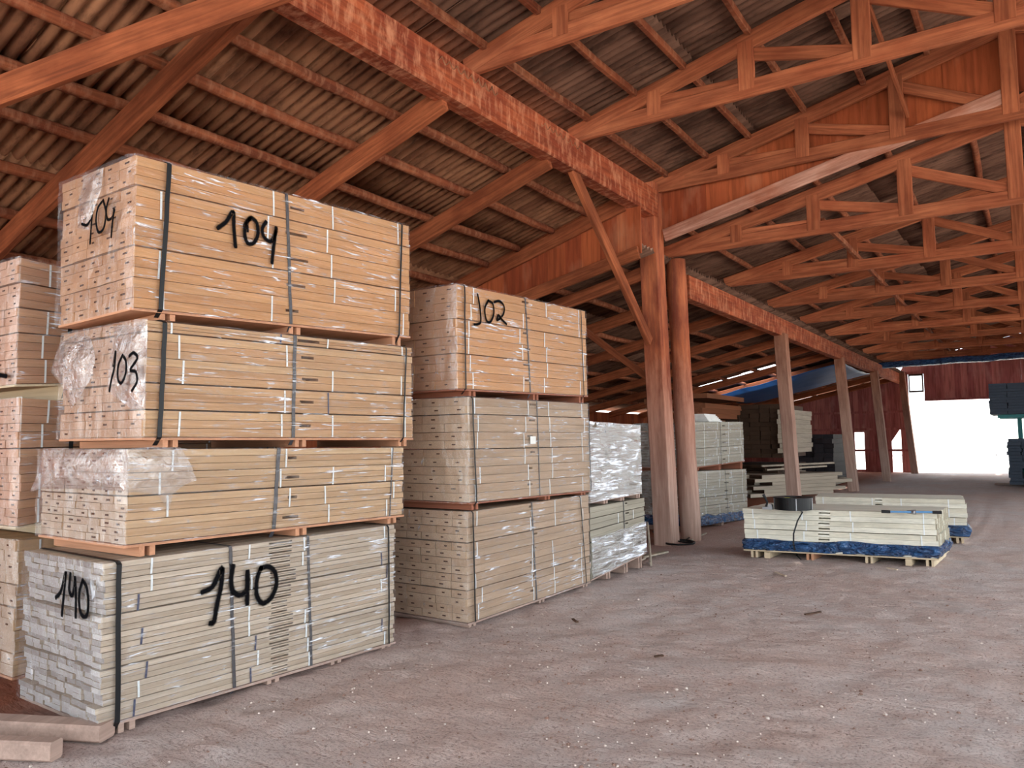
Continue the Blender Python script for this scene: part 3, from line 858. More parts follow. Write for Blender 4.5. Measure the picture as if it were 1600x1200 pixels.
def spray_face(root, H, face, strokes, width, label, off=0.04):
    if face == 'side':
        x = H.c[0].x + 0.021; root['face_normal'] = (1.0, 0, 0); pl = lambda p: on_x(p, x)
    else:
        y = H.c[0].y - off; root['face_normal'] = (0, -1.0, 0); pl = lambda p: on_y(p, y)
    o = spray(root, strokes, pl, width); o['label'] = label
    del root['face_normal']

def loose_film(root, outline, centre, nrm, bulge, name='loose_film', rings=9, seed=0):
    """crumpled flap of film: a puckered patch inside an outline"""
    nrm = Vector(nrm); C0 = Vector(centre); mb = MB(); n = len(outline)
    P = [Vector(p) for p in outline]; vs = [C0 + nrm * bulge]
    fine = []
    for i in range(n):
        for k in range(5): fine.append(P[i].lerp(P[(i + 1) % n], k / 5))
    m = len(fine)
    for r in range(1, rings + 1):
        f = r / rings
        for p in fine:
            q = C0.lerp(p, f)
            b = bulge * (1 - f * f) + 0.016 * noise.noise(q * 9 + Vector((seed, 0, 0))) + 0.010 * noise.noise(q * 26)
            vs.append(q + nrm * max(b, -0.004))
    fs = [(0, 1 + i, 1 + (i + 1) % m) for i in range(m)]
    for r in range(rings - 1):
        a = 1 + r * m
        fs += [(a + i, a + m + i, a + m + (i + 1) % m, a + (i + 1) % m) for i in range(m)]
    mb.add(vs, fs)
    o = mb.build(name, M['film_loose'], root, smooth=True)
    return o

def u_at(H, p, x):
    q = on_x(p, x); return (q.y - H.c[0].y) / (H.c[1].y - H.c[0].y)

def strap_px(H, x, top, bot, mat='strap', wid=0.026):
    return (u_at(H, top, x), u_at(H, bot, x), mat, wid)

# ---- front stack: four packs
XA = -4.36
h140 = px_hex(XA, (160, 881), (155, 1135), (619, 819), (613, 1003), (43, 856), (33, 1080))
h000 = px_hex(XA, (201, 702), (193, 852), (631, 699), (627, 804), (65, 703), (62, 833))
h103 = px_hex(XA, (231, 500), (222, 683), (646, 544), (641, 684), (102, 522), (93, 684))
h104 = px_hex(XA, (213, 242), (206, 480), (641, 354), (637, 525), (97, 289), (94, 514))
top_of = lambda H: (lambda u: H.P(min(max(u, 0), 1), 0.1, 1).z + 0.006)
ground = lambda u: -0.006

def S4(H, x, *prs): return [strap_px(H, x, a, b, m, w) for a, b, m, w in prs]

GA = 'packs of the stack marked 104 to 140'
r140 = build_pack('greyish timber pack sprayed 140, on the dirt at the bottom of the front stack', GA, h140, 'grey', 9, 9, 3, seps=(3, 6), slot_u=0.49, slot_w=0.085, slot_h=0.010, slot_rows=3,
    straps=S4(h140, XA, ((183, 879), (180, 1136), 'strap', 0.03), ((359, 855), (365, 1086), 'strap_film', 0.024), ((480, 838), (486, 1045), 'strap_film', 0.022), ((604, 821), (605, 1004), 'strap', 0.016)),
    bands=(0.1, 0.42, 0.61, 0.955), band_blue=0.25, bearer='bearer_dusty', bearer_u=(0.07, 0.5, 0.74, 0.965), below=ground, groove_p=0.0, jit=0.018, deck=True, wrap_end=1, vgap=0.006)
r000 = build_pack('unmarked timber pack under loose film, between the packs sprayed 103 and 140', GA, h000, 'sand', 4, 7, 3, seps=(2,), slot_u=0.49, slot_w=0.05,
    straps=S4(h000, XA, ((435, 701), (427, 826), 'strap_film', 0.03), ((613, 700), (608, 806), 'strap_film', 0.012)), bands=(0.10, 0.48, 0.66, 0.93), band_blue=0.1,
    bearer='bearer', bearer_u=(0.06, 0.55, 0.95), below=top_of(h140), groove_p=0.7, wrap_end=1)
r103 = build_pack('pinkish timber pack with crumpled film and 103 sprayed on its end', GA, h103, 'tan', 5, 6, 3, seps=(1, 2, 4), rows_h=[.23, .23, .22, .22, .10][::1], slot_u=0.485, slot_w=0.07,
    straps=S4(h103, XA, ((255, 502), (246, 684), 'strap', 0.03), ((460, 523), (457, 684), 'strap_film', 0.03), ((632, 543), (627, 684), 'strap', 0.016)), bands=(0.085, 0.42, 0.62, 0.95), band_blue=0.12,
    bearer='bearer', bearer_u=(0.075, 0.5, 0.955), below=top_of(h000), groove_p=0.6, wrap_end=1)
r104 = build_pack('golden timber pack sprayed 104, topmost of the front stack', GA, h104, 'warm', 5, 5, 3, seps=(2, 4), slot_u=0.47, slot_w=0.07,
    straps=S4(h104, XA, ((262, 255), (248, 488), 'strap', 0.03), ((447, 304), (454, 507), 'strap_film', 0.026), ((625, 350), (621, 523), 'strap', 0.018)), bands=(0.085, 0.40, 0.64, 0.945),
    bearer='bearer', bearer_u=(0.095, 0.5, 0.94), below=top_of(h103), groove_p=0.9, wrap_end=1, jit=0.008)

spray_face(r104, h104, 'side', [Z(300, 260, 4, (163, 385), (215, 345), (257, 283), (262, 380), (272, 500)),
    Z(300, 260, 4, (362, 322), (335, 360), (330, 430), (350, 480), (387, 478), (412, 425), (405, 355), (372, 322), (345, 350), (345, 400)),
    Z(300, 260, 4, (462, 348), (440, 390), (450, 440), (492, 468), (523, 415), (526, 385)), Z(300, 260, 4, (524, 405), (512, 490), (500, 600))], 0.038, 'black sprayed 104 on the long side')
spray_face(r104, h104, 'end', [Z(0, 220, 4, (512, 520), (545, 525), (572, 470), (580, 405)), Z(0, 220, 4, (578, 440), (570, 540), (563, 640)),
    Z(0, 220, 4, (645, 372), (612, 420), (600, 500), (615, 570), (648, 545), (662, 450), (645, 372)),
    Z(0, 220, 4, (680, 362), (664, 430), (672, 490), (700, 480), (716, 435)), Z(0, 220, 4, (712, 430), (702, 520), (695, 600))], 0.026, 'black sprayed 104 on the end')
spray_face(r103, h103, 'end', [Z(0, 500, 4, (722, 200), (708, 285)), Z(0, 500, 4, (722, 210), (714, 300), (697, 370), (684, 442)),
    Z(0, 500, 4, (765, 222), (738, 290), (738, 372), (760, 392), (786, 330), (786, 255), (765, 222)),
    Z(0, 500, 4, (808, 225), (835, 205), (858, 240), (815, 310), (848, 325), (856, 385), (825, 440))], 0.028, 'black sprayed 103 on the end', off=0.085)
spray_face(r140, h140, 'side', [Z(300, 780, 4, (68, 580), (130, 545), (187, 430), (182, 540), (155, 670), (138, 765), (118, 775)),
    Z(300, 780, 4, (258, 420), (245, 500), (255, 570), (300, 600), (345, 560), (348, 455)), Z(300, 780, 4, (347, 470), (345, 650)),
    Z(300, 780, 4, (432, 432), (407, 500), (405, 595), (440, 650), (492, 620), (527, 540), (520, 460), (480, 422), (432, 432))], 0.046, 'black sprayed 140 on the long side')
spray_face(r140, h140, 'end', [Z(0, 800, 3, (262, 400), (285, 372), (306, 288)), Z(0, 800, 3, (310, 288), (300, 380), (290, 482)),
    Z(0, 800, 3, (330, 292), (325, 365), (340, 390), (352, 320)), Z(0, 800, 3, (352, 310), (356, 400), (355, 490)),
    Z(0, 800, 3, (387, 322), (372, 380), (373, 450), (388, 488), (408, 480), (414, 415), (405, 350), (387, 322))], 0.036, 'black sprayed 140 on the end')
# loose film flaps
ox = lambda p: on_x(p, XA + 0.016)
loose_film(r000, [ox(p) for p in ((200, 701), (240, 698), (281, 699), (300, 727), (307, 750), (288, 757), (270, 772), (263, 800), (246, 772), (196, 768))], ox((235, 735)), (1, 0, 0), 0.035)
oy = lambda p: on_y(p, h000.c[0].y - 0.03)
loose_film(r000, [oy(p) for p in ((68, 700), (130, 701), (200, 703), (196, 768), (130, 764), (66, 764), (46, 768), (58, 740))], oy((130, 735)), (0, -1, 0), 0.03, seed=3)
oy3 = lambda p: on_y(p, h103.c[0].y - 0.03)
loose_film(r103, [oy3(p) for p in ((96, 535), (122, 518), (142, 528), (150, 560), (140, 600), (112, 640), (94, 600), (78, 580), (84, 560))], oy3((116, 565)), (0, -1, 0), 0.045, seed=5)
loose_film(r103, [oy3(p) for p in ((180, 510), (231, 501), (228, 560), (224, 640), (205, 640), (170, 612), (172, 560))], oy3((202, 570)), (0, -1, 0), 0.02, seed=6)
loose_film(r104, [on_y(p, h104.c[0].y - .03) for p in ((130, 275), (160, 262), (158, 300), (140, 360), (122, 356), (126, 310))], on_y((142, 310), h104.c[0].y - .03), (0, -1, 0), 0.02, seed=8)

# ---- second stack
XB = -4.17
h102 = px_hex(XB, (711, 443), (715, 607), (914, 486), (918, 618), width=1.0)
hB2 = px_hex(XB, (730, 620), (734, 785), (918, 631), (922, 766), width=1.08)
hB3 = px_hex(XB, (730, 800), (731, 974), (920, 773), (922, 908), width=1.08)
GB = 'packs of the stack marked 102'
r102 = build_pack('golden timber pack sprayed 102, topmost of the second stack', GB, h102, 'warm', 6, 4, 2, seps=(2, 4), slot_u=u_at(h102, (819, 540), XB), slot_w=0.045,
    straps=S4(h102, XB, ((723, 446), (725, 606), 'strap', 0.018), ((820, 466), (828, 612), 'strap_film', 0.022), ((905, 484), (910, 616), 'strap', 0.014)), bands=(0.085, 0.44, 0.62, 0.95),
    bearer='bearer_red', bearer_u=(0.1, 0.55, 0.95), below=top_of(hB2), groove_p=0.9)
rB2 = build_pack('film-wrapped timber pack with a small white sticker, in the middle of the second stack', GB, hB2, 'dust', 6, 4, 2, seps=(3, 5), slot_u=u_at(hB2, (826, 700), XB), slot_w=0.045,
    straps=S4(hB2, XB, ((735, 621), (742, 785), 'strap', 0.018), ((838, 627), (843, 775), 'strap_film', 0.016), ((917, 631), (921, 767), 'strap', 0.012)), bands=(0.06, 0.42, 0.62, 0.94),
    bearer='bearer_red', bearer_u=(0.045, 0.6, 0.94), below=top_of(hB3), groove_p=0.9)
rB3 = build_pack('pale timber pack standing on the dirt at the bottom of the second stack', GB, hB3, 'dust', 7, 6, 2, seps=(2, 5), slot_u=u_at(hB3, (830, 860), XB), slot_w=0.045,
    straps=S4(hB3, XB, ((736, 800), (740, 974), 'strap', 0.018), ((830, 786), (838, 938), 'strap_film', 0.02), ((904, 775), (914, 910), 'strap', 0.014)), bands=(0.07, 0.47, 0.66, 0.93),
    bearer='bearer_dusty', bearer_u=(0.035, 0.55, 0.955), below=ground, groove_p=0.9)
PACKMAT_pale = None
spray_face(r102, h102, 'side', [Z(600, 420, 4, (585, 160), (598, 230), (605, 325), (590, 345), (565, 348)),
    Z(600, 420, 4, (652, 198), (630, 250), (640, 320), (665, 332), (686, 280), (680, 220), (652, 198)),
    Z(600, 420, 4, (690, 208), (722, 202), (750, 235), (745, 285), (708, 322), (715, 290), (738, 318), (765, 345))], 0.032, 'black sprayed 102 on the long side')
mb = MB(); q = on_x((833, 688), XB + 0.02)
mb.box((q.x - .003, q.y - .05, q.z - .035), (q.x + .001, q.y + .05, q.z + .04)); mb.build('sticker', M['white_sack'], rB2)

# ---- leftmost stack, cut by the frame
XL = -5.74
hL1 = px_hex(XL, (32, 402), (24, 600), (150, 430), (150, 598), width=1.1)
hL2 = px_hex(XL, (34, 621), (26, 823), (150, 630), (150, 800), width=1.1)
hL3 = px_hex(XL, (27, 844), (22, 1058), (150, 835), (150, 1020), width=1.1)
for h in (hL1, hL2, hL3):      # the packs run on behind the front stack
    for k in (1, 5): h.c[k] = h.c[k - 1] + (h.c[k] - h.c[k - 1]).normalized() * 2.2
    for k, j in ((2, 3), (6, 7)): h.c[k] = h.c[j] + (h.c[k - 1] - h.c[j - 3 if k == 2 else 4])
for h in (hL1, hL2, hL3):
    h.c[2] = h.c[1] + (h.c[3] - h.c[0]); h.c[6] = h.c[5] + (h.c[7] - h.c[4])
    h.Lu = (h.c[1] - h.c[0]).length
GL = 'packs of the leftmost stack'
u_ = 0.13
rL1 = build_pack('reddish timber pack with black strap, topmost of the stack cut by the left edge', GL, hL1, 'rose', 5, 6, 3, seps=(2, 3, 4), straps=[(0.155, 0.15, 'strap', 0.03), (.52, .52, 'strap_film', .024), (.93, .93, 'strap', .02)],
    bearer='bearer_pale', bearer_u=(0.17, 0.5, 0.95), below=top_of(hL2), wrap_end=1, groove_p=0.8)
rL2 = build_pack('brown timber pack in the middle of the stack cut by the left edge', GL, hL2, 'rose', 5, 6, 3, seps=(3,), straps=[(0.15, 0.145, 'strap', 0.03), (.52, .52, 'strap_film', .024), (.93, .93, 'strap', .02)],
    bearer='bearer_pale', bearer_u=(0.15, 0.5, 0.95), below=top_of(hL3), wrap_end=1, groove_p=0.8)
rL3 = build_pack('pale timber pack at the bottom of the stack cut by the left edge', GL, hL3, 'sand', 6, 6, 2, seps=(3,), straps=[(0.2, 0.2, 'strap_film', 0.03), (.52, .52, 'strap_film', .024), (.93, .93, 'strap', .02)],
    bearer='bearer', bearer_u=(0.1, 0.5, 0.95), below=ground, wrap_end=1, groove_p=0.6)
spray_face(rL1, hL1, 'end', [[(-25, 586), (-8, 585), (10, 588)], [(-30, 560), (-22, 600)]], 0.04, 'black sprayed mark on the end')

# ---- silver wrapped stack
XC = -4.2
hC1 = px_hex(XC, (913, 659), (915, 785), (998, 665), (1003, 769), width=1.05)
hC2 = px_hex(XC, (914, 794), (915, 908), (1004, 778), (1011, 862), width=1.05)
GC = 'packs of the silver wrapped stack'
for h in (hC1, hC2):
    h.c[0].y = h.c[3].y = h.c[4].y = h.c[7].y = max(h.c[0].y, 7.72); h.Lu = (h.c[1] - h.c[0]).length
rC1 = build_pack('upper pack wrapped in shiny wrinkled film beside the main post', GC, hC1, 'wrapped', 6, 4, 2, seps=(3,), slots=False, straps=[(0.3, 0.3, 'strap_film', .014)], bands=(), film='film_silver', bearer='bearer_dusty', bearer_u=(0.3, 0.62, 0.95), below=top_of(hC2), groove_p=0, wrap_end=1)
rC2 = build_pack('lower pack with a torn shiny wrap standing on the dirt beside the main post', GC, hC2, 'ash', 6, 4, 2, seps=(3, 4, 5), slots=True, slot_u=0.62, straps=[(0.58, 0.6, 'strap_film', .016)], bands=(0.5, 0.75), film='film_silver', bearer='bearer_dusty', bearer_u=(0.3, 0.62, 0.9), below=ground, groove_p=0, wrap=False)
# film only round the lower half of that pack
half = Hex(hC2.P(0, 0, 0), hC2.P(1, 0, 0), hC2.P(1, 1, 0), hC2.P(0, 1, 0), hC2.P(0, 0, .56), hC2.P(1, 0, .56), hC2.P(1, 1, .56), hC2.P(0, 1, .56))
mb = MB(); vs = []; nu, nw = 40, 14
for j in range(nw + 1):
    for i in range(nu + 1):
        u, w = i / nu, j / nw
        b = 0.02 + 0.014 * noise.noise(Vector((u * 5, w * 6, 4))) + 0.01 * noise.noise(Vector((u * 12, w * 18, 9)))
        vs.append(half.P(u, 0, w + 0.05 * noise.noise(Vector((u * 7, 0, 3))) * w, b))
mb.add(vs, [(j * (nu + 1) + i, j * (nu + 1) + i + 1, (j + 1) * (nu + 1) + i + 1, (j + 1) * (nu + 1) + i) for j in range(nw) for i in range(nu)])
mb.build('plastic_wrap', M['film_silver'], rC2, smooth=True)

# ---- pale stack behind the posts
XD = -4.9
hD1 = px_hex(XD, (1072, 659), (1076, 731), (1160, 659), (1163, 720), width=1.1)
hD2 = px_hex(XD, (1074, 738), (1080, 822), (1164, 733), (1170, 808), width=1.1)
for h in (hD1, hD2):
    y0 = 12.75
    for k in (0, 3, 4, 7): h.c[k].y = y0
    h.Lu = (h.c[1] - h.c[0]).length
GD = 'packs of the stack behind the posts'
rD1 = build_pack('upper grey-green timber pack behind the round post', GD, hD1, 'ash', 5, 8, 3, seps=(2, 4), slot_u=0.55, straps=[(0.5, 0.5, 'strap', .016)], bands=(0.2, 0.45, 0.68, 0.93), bearer='bearer_red', bearer_u=(0.1, .5, .95), below=top_of(hD2), wrap_end=1, groove_p=.8)
rD2 = build_pack('lower grey-green timber pack on blue tarpaulin behind the round post', GD, hD2, 'ash', 6, 8, 3, seps=(2, 3), slot_u=0.55, straps=[(0.55, 0.58, 'strap', .016)], bands=(0.2, 0.45, 0.68, 0.93), bearer='bearer_dusty', bearer_u=(0.1, .5, .95), below=ground, wrap_end=1, groove_p=.8)

def tarp_skirt(root, H, w_lo, w_hi, sides=('front', 'end', 'far'), out=0.03):
    """blue tarpaulin bunched round the foot of a pack"""
    pts = []
    ring = []
    if 'end' in sides: ring += [(0, 1 - i / 12) for i in range(12)]
    ring += [(i / 36, 0) for i in range(37)]
    if 'far' in sides: ring += [(1, i / 16) for i in range(1, 17)]
    n = 9; vs = []
    for j in range(n + 1):
        f = j / n
        for k, (u, v) in enumerate(ring):
            q = H.P(u, v, 0)
            dn = Vector((0, 0, 0))
            if v == 0: dn += H.n
            if u == 0: dn += H.e
            if u == 1: dn -= H.e
            dn = dn.normalized()
            b = out * (0.35 + sin(pi * f) * 0.9) + 0.026 * noise.noise(Vector((q.x * 6, q.y * 6, f * 4))) + 0.02 * noise.noise(Vector((q.x * 15, q.y * 15, f * 9)))
            top = w_hi * (1 + 0.25 * noise.noise(Vector((q.x * 2.2, q.y * 2.2, 1))))
            vs.append(q + dn * b + Vector((0, 0, w_lo + (top - w_lo) * f)))
    m = len(ring)
    mb = MB(); mb.add(vs, [(j * m + i, j * m + i + 1, (j + 1) * m + i + 1, (j + 1) * m + i) for j in range(n) for i in range(m - 1)])
    o = mb.build('tarpaulin', M['tarp'], root, smooth=True)
    md = o.modifiers.new('thickness', 'SOLIDIFY'); md.thickness = 0.003
    return o
tarp_skirt(rD2, hD2, -0.03, 0.15)
o = MB(); q = hD1.P(0.55, 0.3, 1)
for k in range(5):
    o.box((q.x - .2 - .01 * k, q.y - .35, q.z + 0.005 + k * .03), (q.x + .2 - .02 * k, q.y + .4 - .03 * k, q.z + 0.033 + k * .03))
tag(o.build('folded_sheet', M['white_sack']), 'white folded sheet lying on the upper grey-green pack behind the posts', 'sheet')

# ---- low packs in the middle of the hall
E0 = on_z((1163, 858), 0.10); E1 = on_z((1466, 873), 0.10); E2 = on_z((1488, 850), 0.10)
du = (E1 - E0); dn = Vector((E2.x - E1.x + 0.03, E2.y - E1.y, 0)).normalized() * 1.1
zt = 0.66
up = Vector((0, 0, zt - 0.10))
hE1 = Hex(E0, E1, E1 + dn, E0 + dn, E0 + up, E1 + up, E1 + dn + up, E0 + dn + up)
GE = 'low packs in the middle of the hall'
rE1 = build_pack('low cream timber pack on blue tarpaulin, strap coil on top', GE, hE1, 'cream', 4, 8, 2, seps=(2,), slot_u=0.42, slot_w=0.07, slot_h=0.018, slot_rows=2, straps=(), bands=(0.07, 0.34, 0.57, 0.92), bearer='bearer_pale', bearer_u=None, below=ground, wrap=False, groove_p=0, jit=0.015, cat='timber pack')
for u, big in ((0.055, 0), (0.13, 1), (0.36, 0), (0.665, 0), (0.86, 1), (0.96, 0)):
    mb = MB(); hw = (0.035 if big else 0.045) / hE1.Lu
    z1 = 0.078
    for s in ((0,) if big else (-1, 1)):
        ua, ub = (u - hw, u + hw) if big else sorted((u + s * hw, u + s * hw * 0.35))
        A, B_, C_, D_ = hE1.P(ua, 0, 0, 0.02 if big else -0.01), hE1.P(ub, 0, 0, 0.02 if big else -.01), hE1.P(ub, .98, 0), hE1.P(ua, .98, 0)
        mb.hexa([Vector((q.x, q.y, z)) for z in (-0.004, z1) for q in (A, B_, C_, D_)])
    mb.build('bearer', M['bearer_pale'] if u != 0.36 else M['bearer'], rE1)
tarp_skirt(rE1, hE1, 0.0, 0.15, out=0.025)
F1 = on_z((1512, 838), 0.12)
b2 = Vector((F1.x, F1.y + 0.1, 0.10)); a2 = b2 - du.normalized() * 2.15
b2n = Vector((-du.y, du.x, 0)).normalized()
hE2 = Hex(a2, b2, b2 + b2n, a2 + b2n, a2 + up * 1.0, b2 + up * 1.0, b2 + b2n + up * 1.0, a2 + b2n + up * 1.0)
rE2 = build_pack('second low cream timber pack on blue tarpaulin, behind the one with the coil', GE, hE2, 'cream', 4, 8, 2, seps=(2,), slot_u=0.42, slot_h=0.018, slot_rows=2, bands=(0.07, 0.4, 0.6, 0.9), bearer='bearer_pale', bearer_u=(0.06, 0.5, 0.95), below=ground, wrap=False, groove_p=0, jit=0.02)
tarp_skirt(rE2, hE2, 0.0, 0.17, out=0.05)

# coil of strap on the pack
cq = on_z((1238, 797), zt); ct = zt + 0.006
c0 = Vector((cq.x, cq.y + 0.05, ct))
coil = thing('strap_coil', c0, 'black strap coil on the low cream pack, loose end hanging to the dirt', 'coil')
def ring_mesh(r0, r1, z0, z1, n=40, wave=0.0):
    mb = MB(); R = []
    for k in range(n):
        a = 2 * pi * k / n; c, s = cos(a), sin(a)
        R.append([c0 + Vector((c * r0, s * r0, z0)), c0 + Vector((c * r1, s * r1, z0)), c0 + Vector((c * r1, s * r1, z1)), c0 + Vector((c * r0, s * r0, z1))])
    vs = [p for r in R for p in r]; fs = []
    for k in range(n):
        a, b = k * 4, ((k + 1) % n) * 4
        for j in range(4): fs.append((a + j, a + (j + 1) % 4, b + (j + 1) % 4, b + j))
    mb.add(vs, fs); return mb
ring_mesh(0.14, 0.235, 0.0, 0.155).build('winding', M['strap'], coil)
ring_mesh(0.12, 0.255, 0.155, 0.165).build('flange', M['strap'], coil)
mb = MB()
for k in range(4):
    a = 0.4 + k * pi / 2
    mb.tube([c0 + Vector((cos(a) * 0.242, sin(a) * 0.242, 0.0)), c0 + Vector((cos(a) * 0.242, sin(a) * .242, 0.155))], 0.008, 6)
mb.build('clip', M['steel'], coil)
mb = MB(); mb.box((c0.x - .06, c0.y - .19, .166 + ct), (c0.x + .0, c0.y - .15, .168 + ct)); mb.build('sticker', M['yellow'], coil)
fn = hE1.n
fp = lambda p, o=0.03: None
def on_front(p, out=0.03):
    n = hE1.n; P0 = hE1.c[0] + n * out; r = px_ray(*p); o = Vector((0, 0, CAMH))
    return o + r * (n.dot(P0 - o) / n.dot(r))
tail = [c0 + Vector((0.1, -0.22, 0.02)), on_front((1254, 800), 0.02), on_front((1246, 814), .05), on_front((1240, 834), 0.075), on_front((1240, 852), 0.08), on_z((1245, 868), 0.02) , on_z((1252, 875), 0.012), on_z((1261, 874), 0.012)]
mb = MB(); mb.ribbon(tail, du, 0.02, 0.002, [fn + Vector((0, 0, .2))] * len(tail)); mb.build('loose_end', M['strap'], coil)
# tensioner standing beside the coil
tq = on_z((1196, 797), zt); tb = Vector((tq.x, tq.y + 0.03, zt + 0.008))
tool = thing('strap_tensioner', tb, 'dark hand tensioner standing left of the strap coil', 'tool')
mb = MB(); mb.box(tb + Vector((-.04, -.03, 0)), tb + Vector((.09, .03, .035))); mb.build('foot', M['steel'], tool)
mb = MB(); mb.tube([tb + Vector((0, 0, .03)), tb + Vector((.02, 0, .1)), tb + Vector((-.03, 0, .2))], [.016, .014, .02], 8); mb.build('lever', M['rubber'], tool)
mb = MB(); mb.tube([tb + Vector((.06, -.035, .05)), tb + Vector((.06, .035, .05))], .028, 12); mb.build('wheel', M['steel'], tool)
# long-handled cutter
k0, k1 = on_z((1377, 799), zt + .02), on_z((1472, 801), zt + .02)
km = (k0 + k1) / 2; kd = (k1 - k0).normalized(); kn = Vector((-kd.y, kd.x, 0))
cut = thing('strap_cutter', (km.x, km.y, zt + 0.005), 'long cutter with light blue handles and black grips lying on the low cream pack', 'tool')
for s, e in ((-1, k0), (1, k1)):
    mb = MB(); mb.tube([km + kn * 0.015 * s, km.lerp(e, 0.6) + kn * .03 * s, e + kn * .02 * s], .012, 8); h_ = mb.build('handle', M['blue_paint'], cut)
    mb = MB(); mb.tube([km.lerp(e, 0.7) + kn * .028 * s, e + kn * .02 * s], .019, 10); mb.build('grip', M['rubber'], h_)
mb = MB(); mb.tube([km - kd * .05, km + kd * .05], [.02, .03], 8); mb.tube([km + kn * .03 - kd * .04, km - kn * .04 + kd * .03], .016, 8); mb.build('jaw', M['steel'], cut)

# ------------------------------------------------------------------ things on the dirt
o = timber('timber_baulk', (-5.62, 1.72, 0.045), (-4.33, 2.33, 0.045), 0.13, 0.09, M['bearer_dusty'])
tag(o, 'long dusty timber lying on the dirt against the foot of the pack sprayed 140', 'timber')
o = timber('timber_offcut', (-5.05, 1.66, 0.05), (-4.28, 2.04, 0.05), 0.09, 0.10, M['bearer_dusty'])
tag(o, 'short square timber offcut in front of the long timber at the lower left corner', 'timber')

def floor_coil():
    c = on_z((1062, 849), 0.02); mb = MB(); pts = []
    for k in range(2 * 30 + 1):
        a = 2 * pi * k / 30; r = 0.21 + 0.012 * sin(a * 2.3) + 0.0015 * k / 3
        pts.append(c + Vector((cos(a) * r, sin(a) * r, 0.004 + 0.012 * k / 30 + 0.01 * sin(a))))
    t0 = pts[-1]
    pts += [t0 + Vector((-0.15, -0.05, 0.0)), on_z((1026, 838), 0.02), on_z((1020, 830), 0.06)]
    mb.tube(pts, 0.011, 6)
    mb.tube([c + Vector((0.02, .1, .015)), on_z((1077, 840), .06)], .011, 6)
    return mb.build('strap_coil', M['strap'], smooth=True)
tag(floor_coil(), 'loose loop of black strapping lying on the dirt at the foot of the main post', 'coil')
o = timber('loose_lath', on_z((985, 874), 0.02), on_z((1040, 862), 0.03), 0.10, 0.025, M['pale_rough'], wob=0.002)
tag(o, 'pale flat lath lying on the dirt beside the lower silver wrapped pack', 'lath')
a_, b_ = on_z((1017, 880), 0.02), on_z((1013, 862), 0.02)
o = timber('loose_lath', (a_.x, a_.y, 0.005), (b_.x, b_.y, 0.42), 0.06, 0.025, M['pale_rough'], up=(1, 0, 0), wob=0.002)
tag(o, 'pale lath leaning upright against the lower silver wrapped pack', 'lath')
o = timber('loose_lath', on_z((992, 879), 0.015), on_z((1006, 872), 0.015), 0.05, 0.03, M['pale_rough'], wob=0.002)
tag(o, 'short pale stub of lath beside the foot of the lower silver wrapped pack', 'lath')
o = timber('loose_lath', on_z((1078, 845), 0.015), on_z((1103, 833), 0.015), 0.03, 0.02, M['pale_rough'], wob=0.002)
tag(o, 'thin pale stick lying beside the foot of the round post', 'lath')
for i, (p, q, lb) in enumerate((((1212, 894), (1228, 900), 'small brown stick on the dirt in front of the low packs'), ((1258, 960), (1282, 956), 'dark curled chip on the dirt in the open floor'),
                                ((895, 967), (902, 972), 'small brown wood chip on the dirt near the second stack'), ((1023, 1026), (1036, 1024), 'reddish chip on the dirt in the middle of the floor'),
                                ((1386, 887), (1402, 890), 'thin pale splinter on the dirt below the low packs'))):
    o = timber('wood_chip', on_z(p, 0.006), on_z(q, 0.008), 0.025, 0.012, M['chip'] if i in (0, 4) else M['rough'], wob=0.002)
    tag(o, lb, 'chip')
# pebbles and crumbs of dirt, past counting
mb = MB(); rr = random.Random(5)
def pebble(x, y, r):
    h = floor_h(x, y); vs = []
    for th in (0.35, 1.1, 1.9):
        for k in range(5):
            a = 2 * pi * k / 5 + th; q = r * rr.uniform(.75, 1.2)
            vs.append((x + q * sin(th) * cos(a), y + q * sin(th) * sin(a), h + r * .25 + q * .7 * cos(th)))
    fs = [tuple(range(5))] + [(j * 5 + k, (j + 1) * 5 + k, (j + 1) * 5 + (k + 1) % 5, j * 5 + (k + 1) % 5) for j in range(2) for k in range(5)]
    mb.add(vs, fs, 0 if rr.random() < .35 else 1)
for k in range(7000):
    d = 1.9 + 9 * rr.random() ** 2.1; a = radians(rr.uniform(-4, 72))
    x, y = -sin(a) * d, cos(a) * d
    if x < -4.15 and y > 2.2: continue
    if noise.noise(Vector((x * 0.8, y * 1.3, 7))) < -0.05 and rr.random() < .8: continue
    pebble(x, y, rr.uniform(0.003, 0.0085) * (1.7 if rr.random() < .06 else 1))
M['clod'] = mat_plain('dirt clod', rgb(142, 114, 102), 0.95, 0.1, var=0.3, nscale=2)
tag(mb.build('pebbles', [M['stone'], M['clod']]), 'pale pebbles and dirt crumbs strewn over the floor', 'pebbles', kind='stuff')

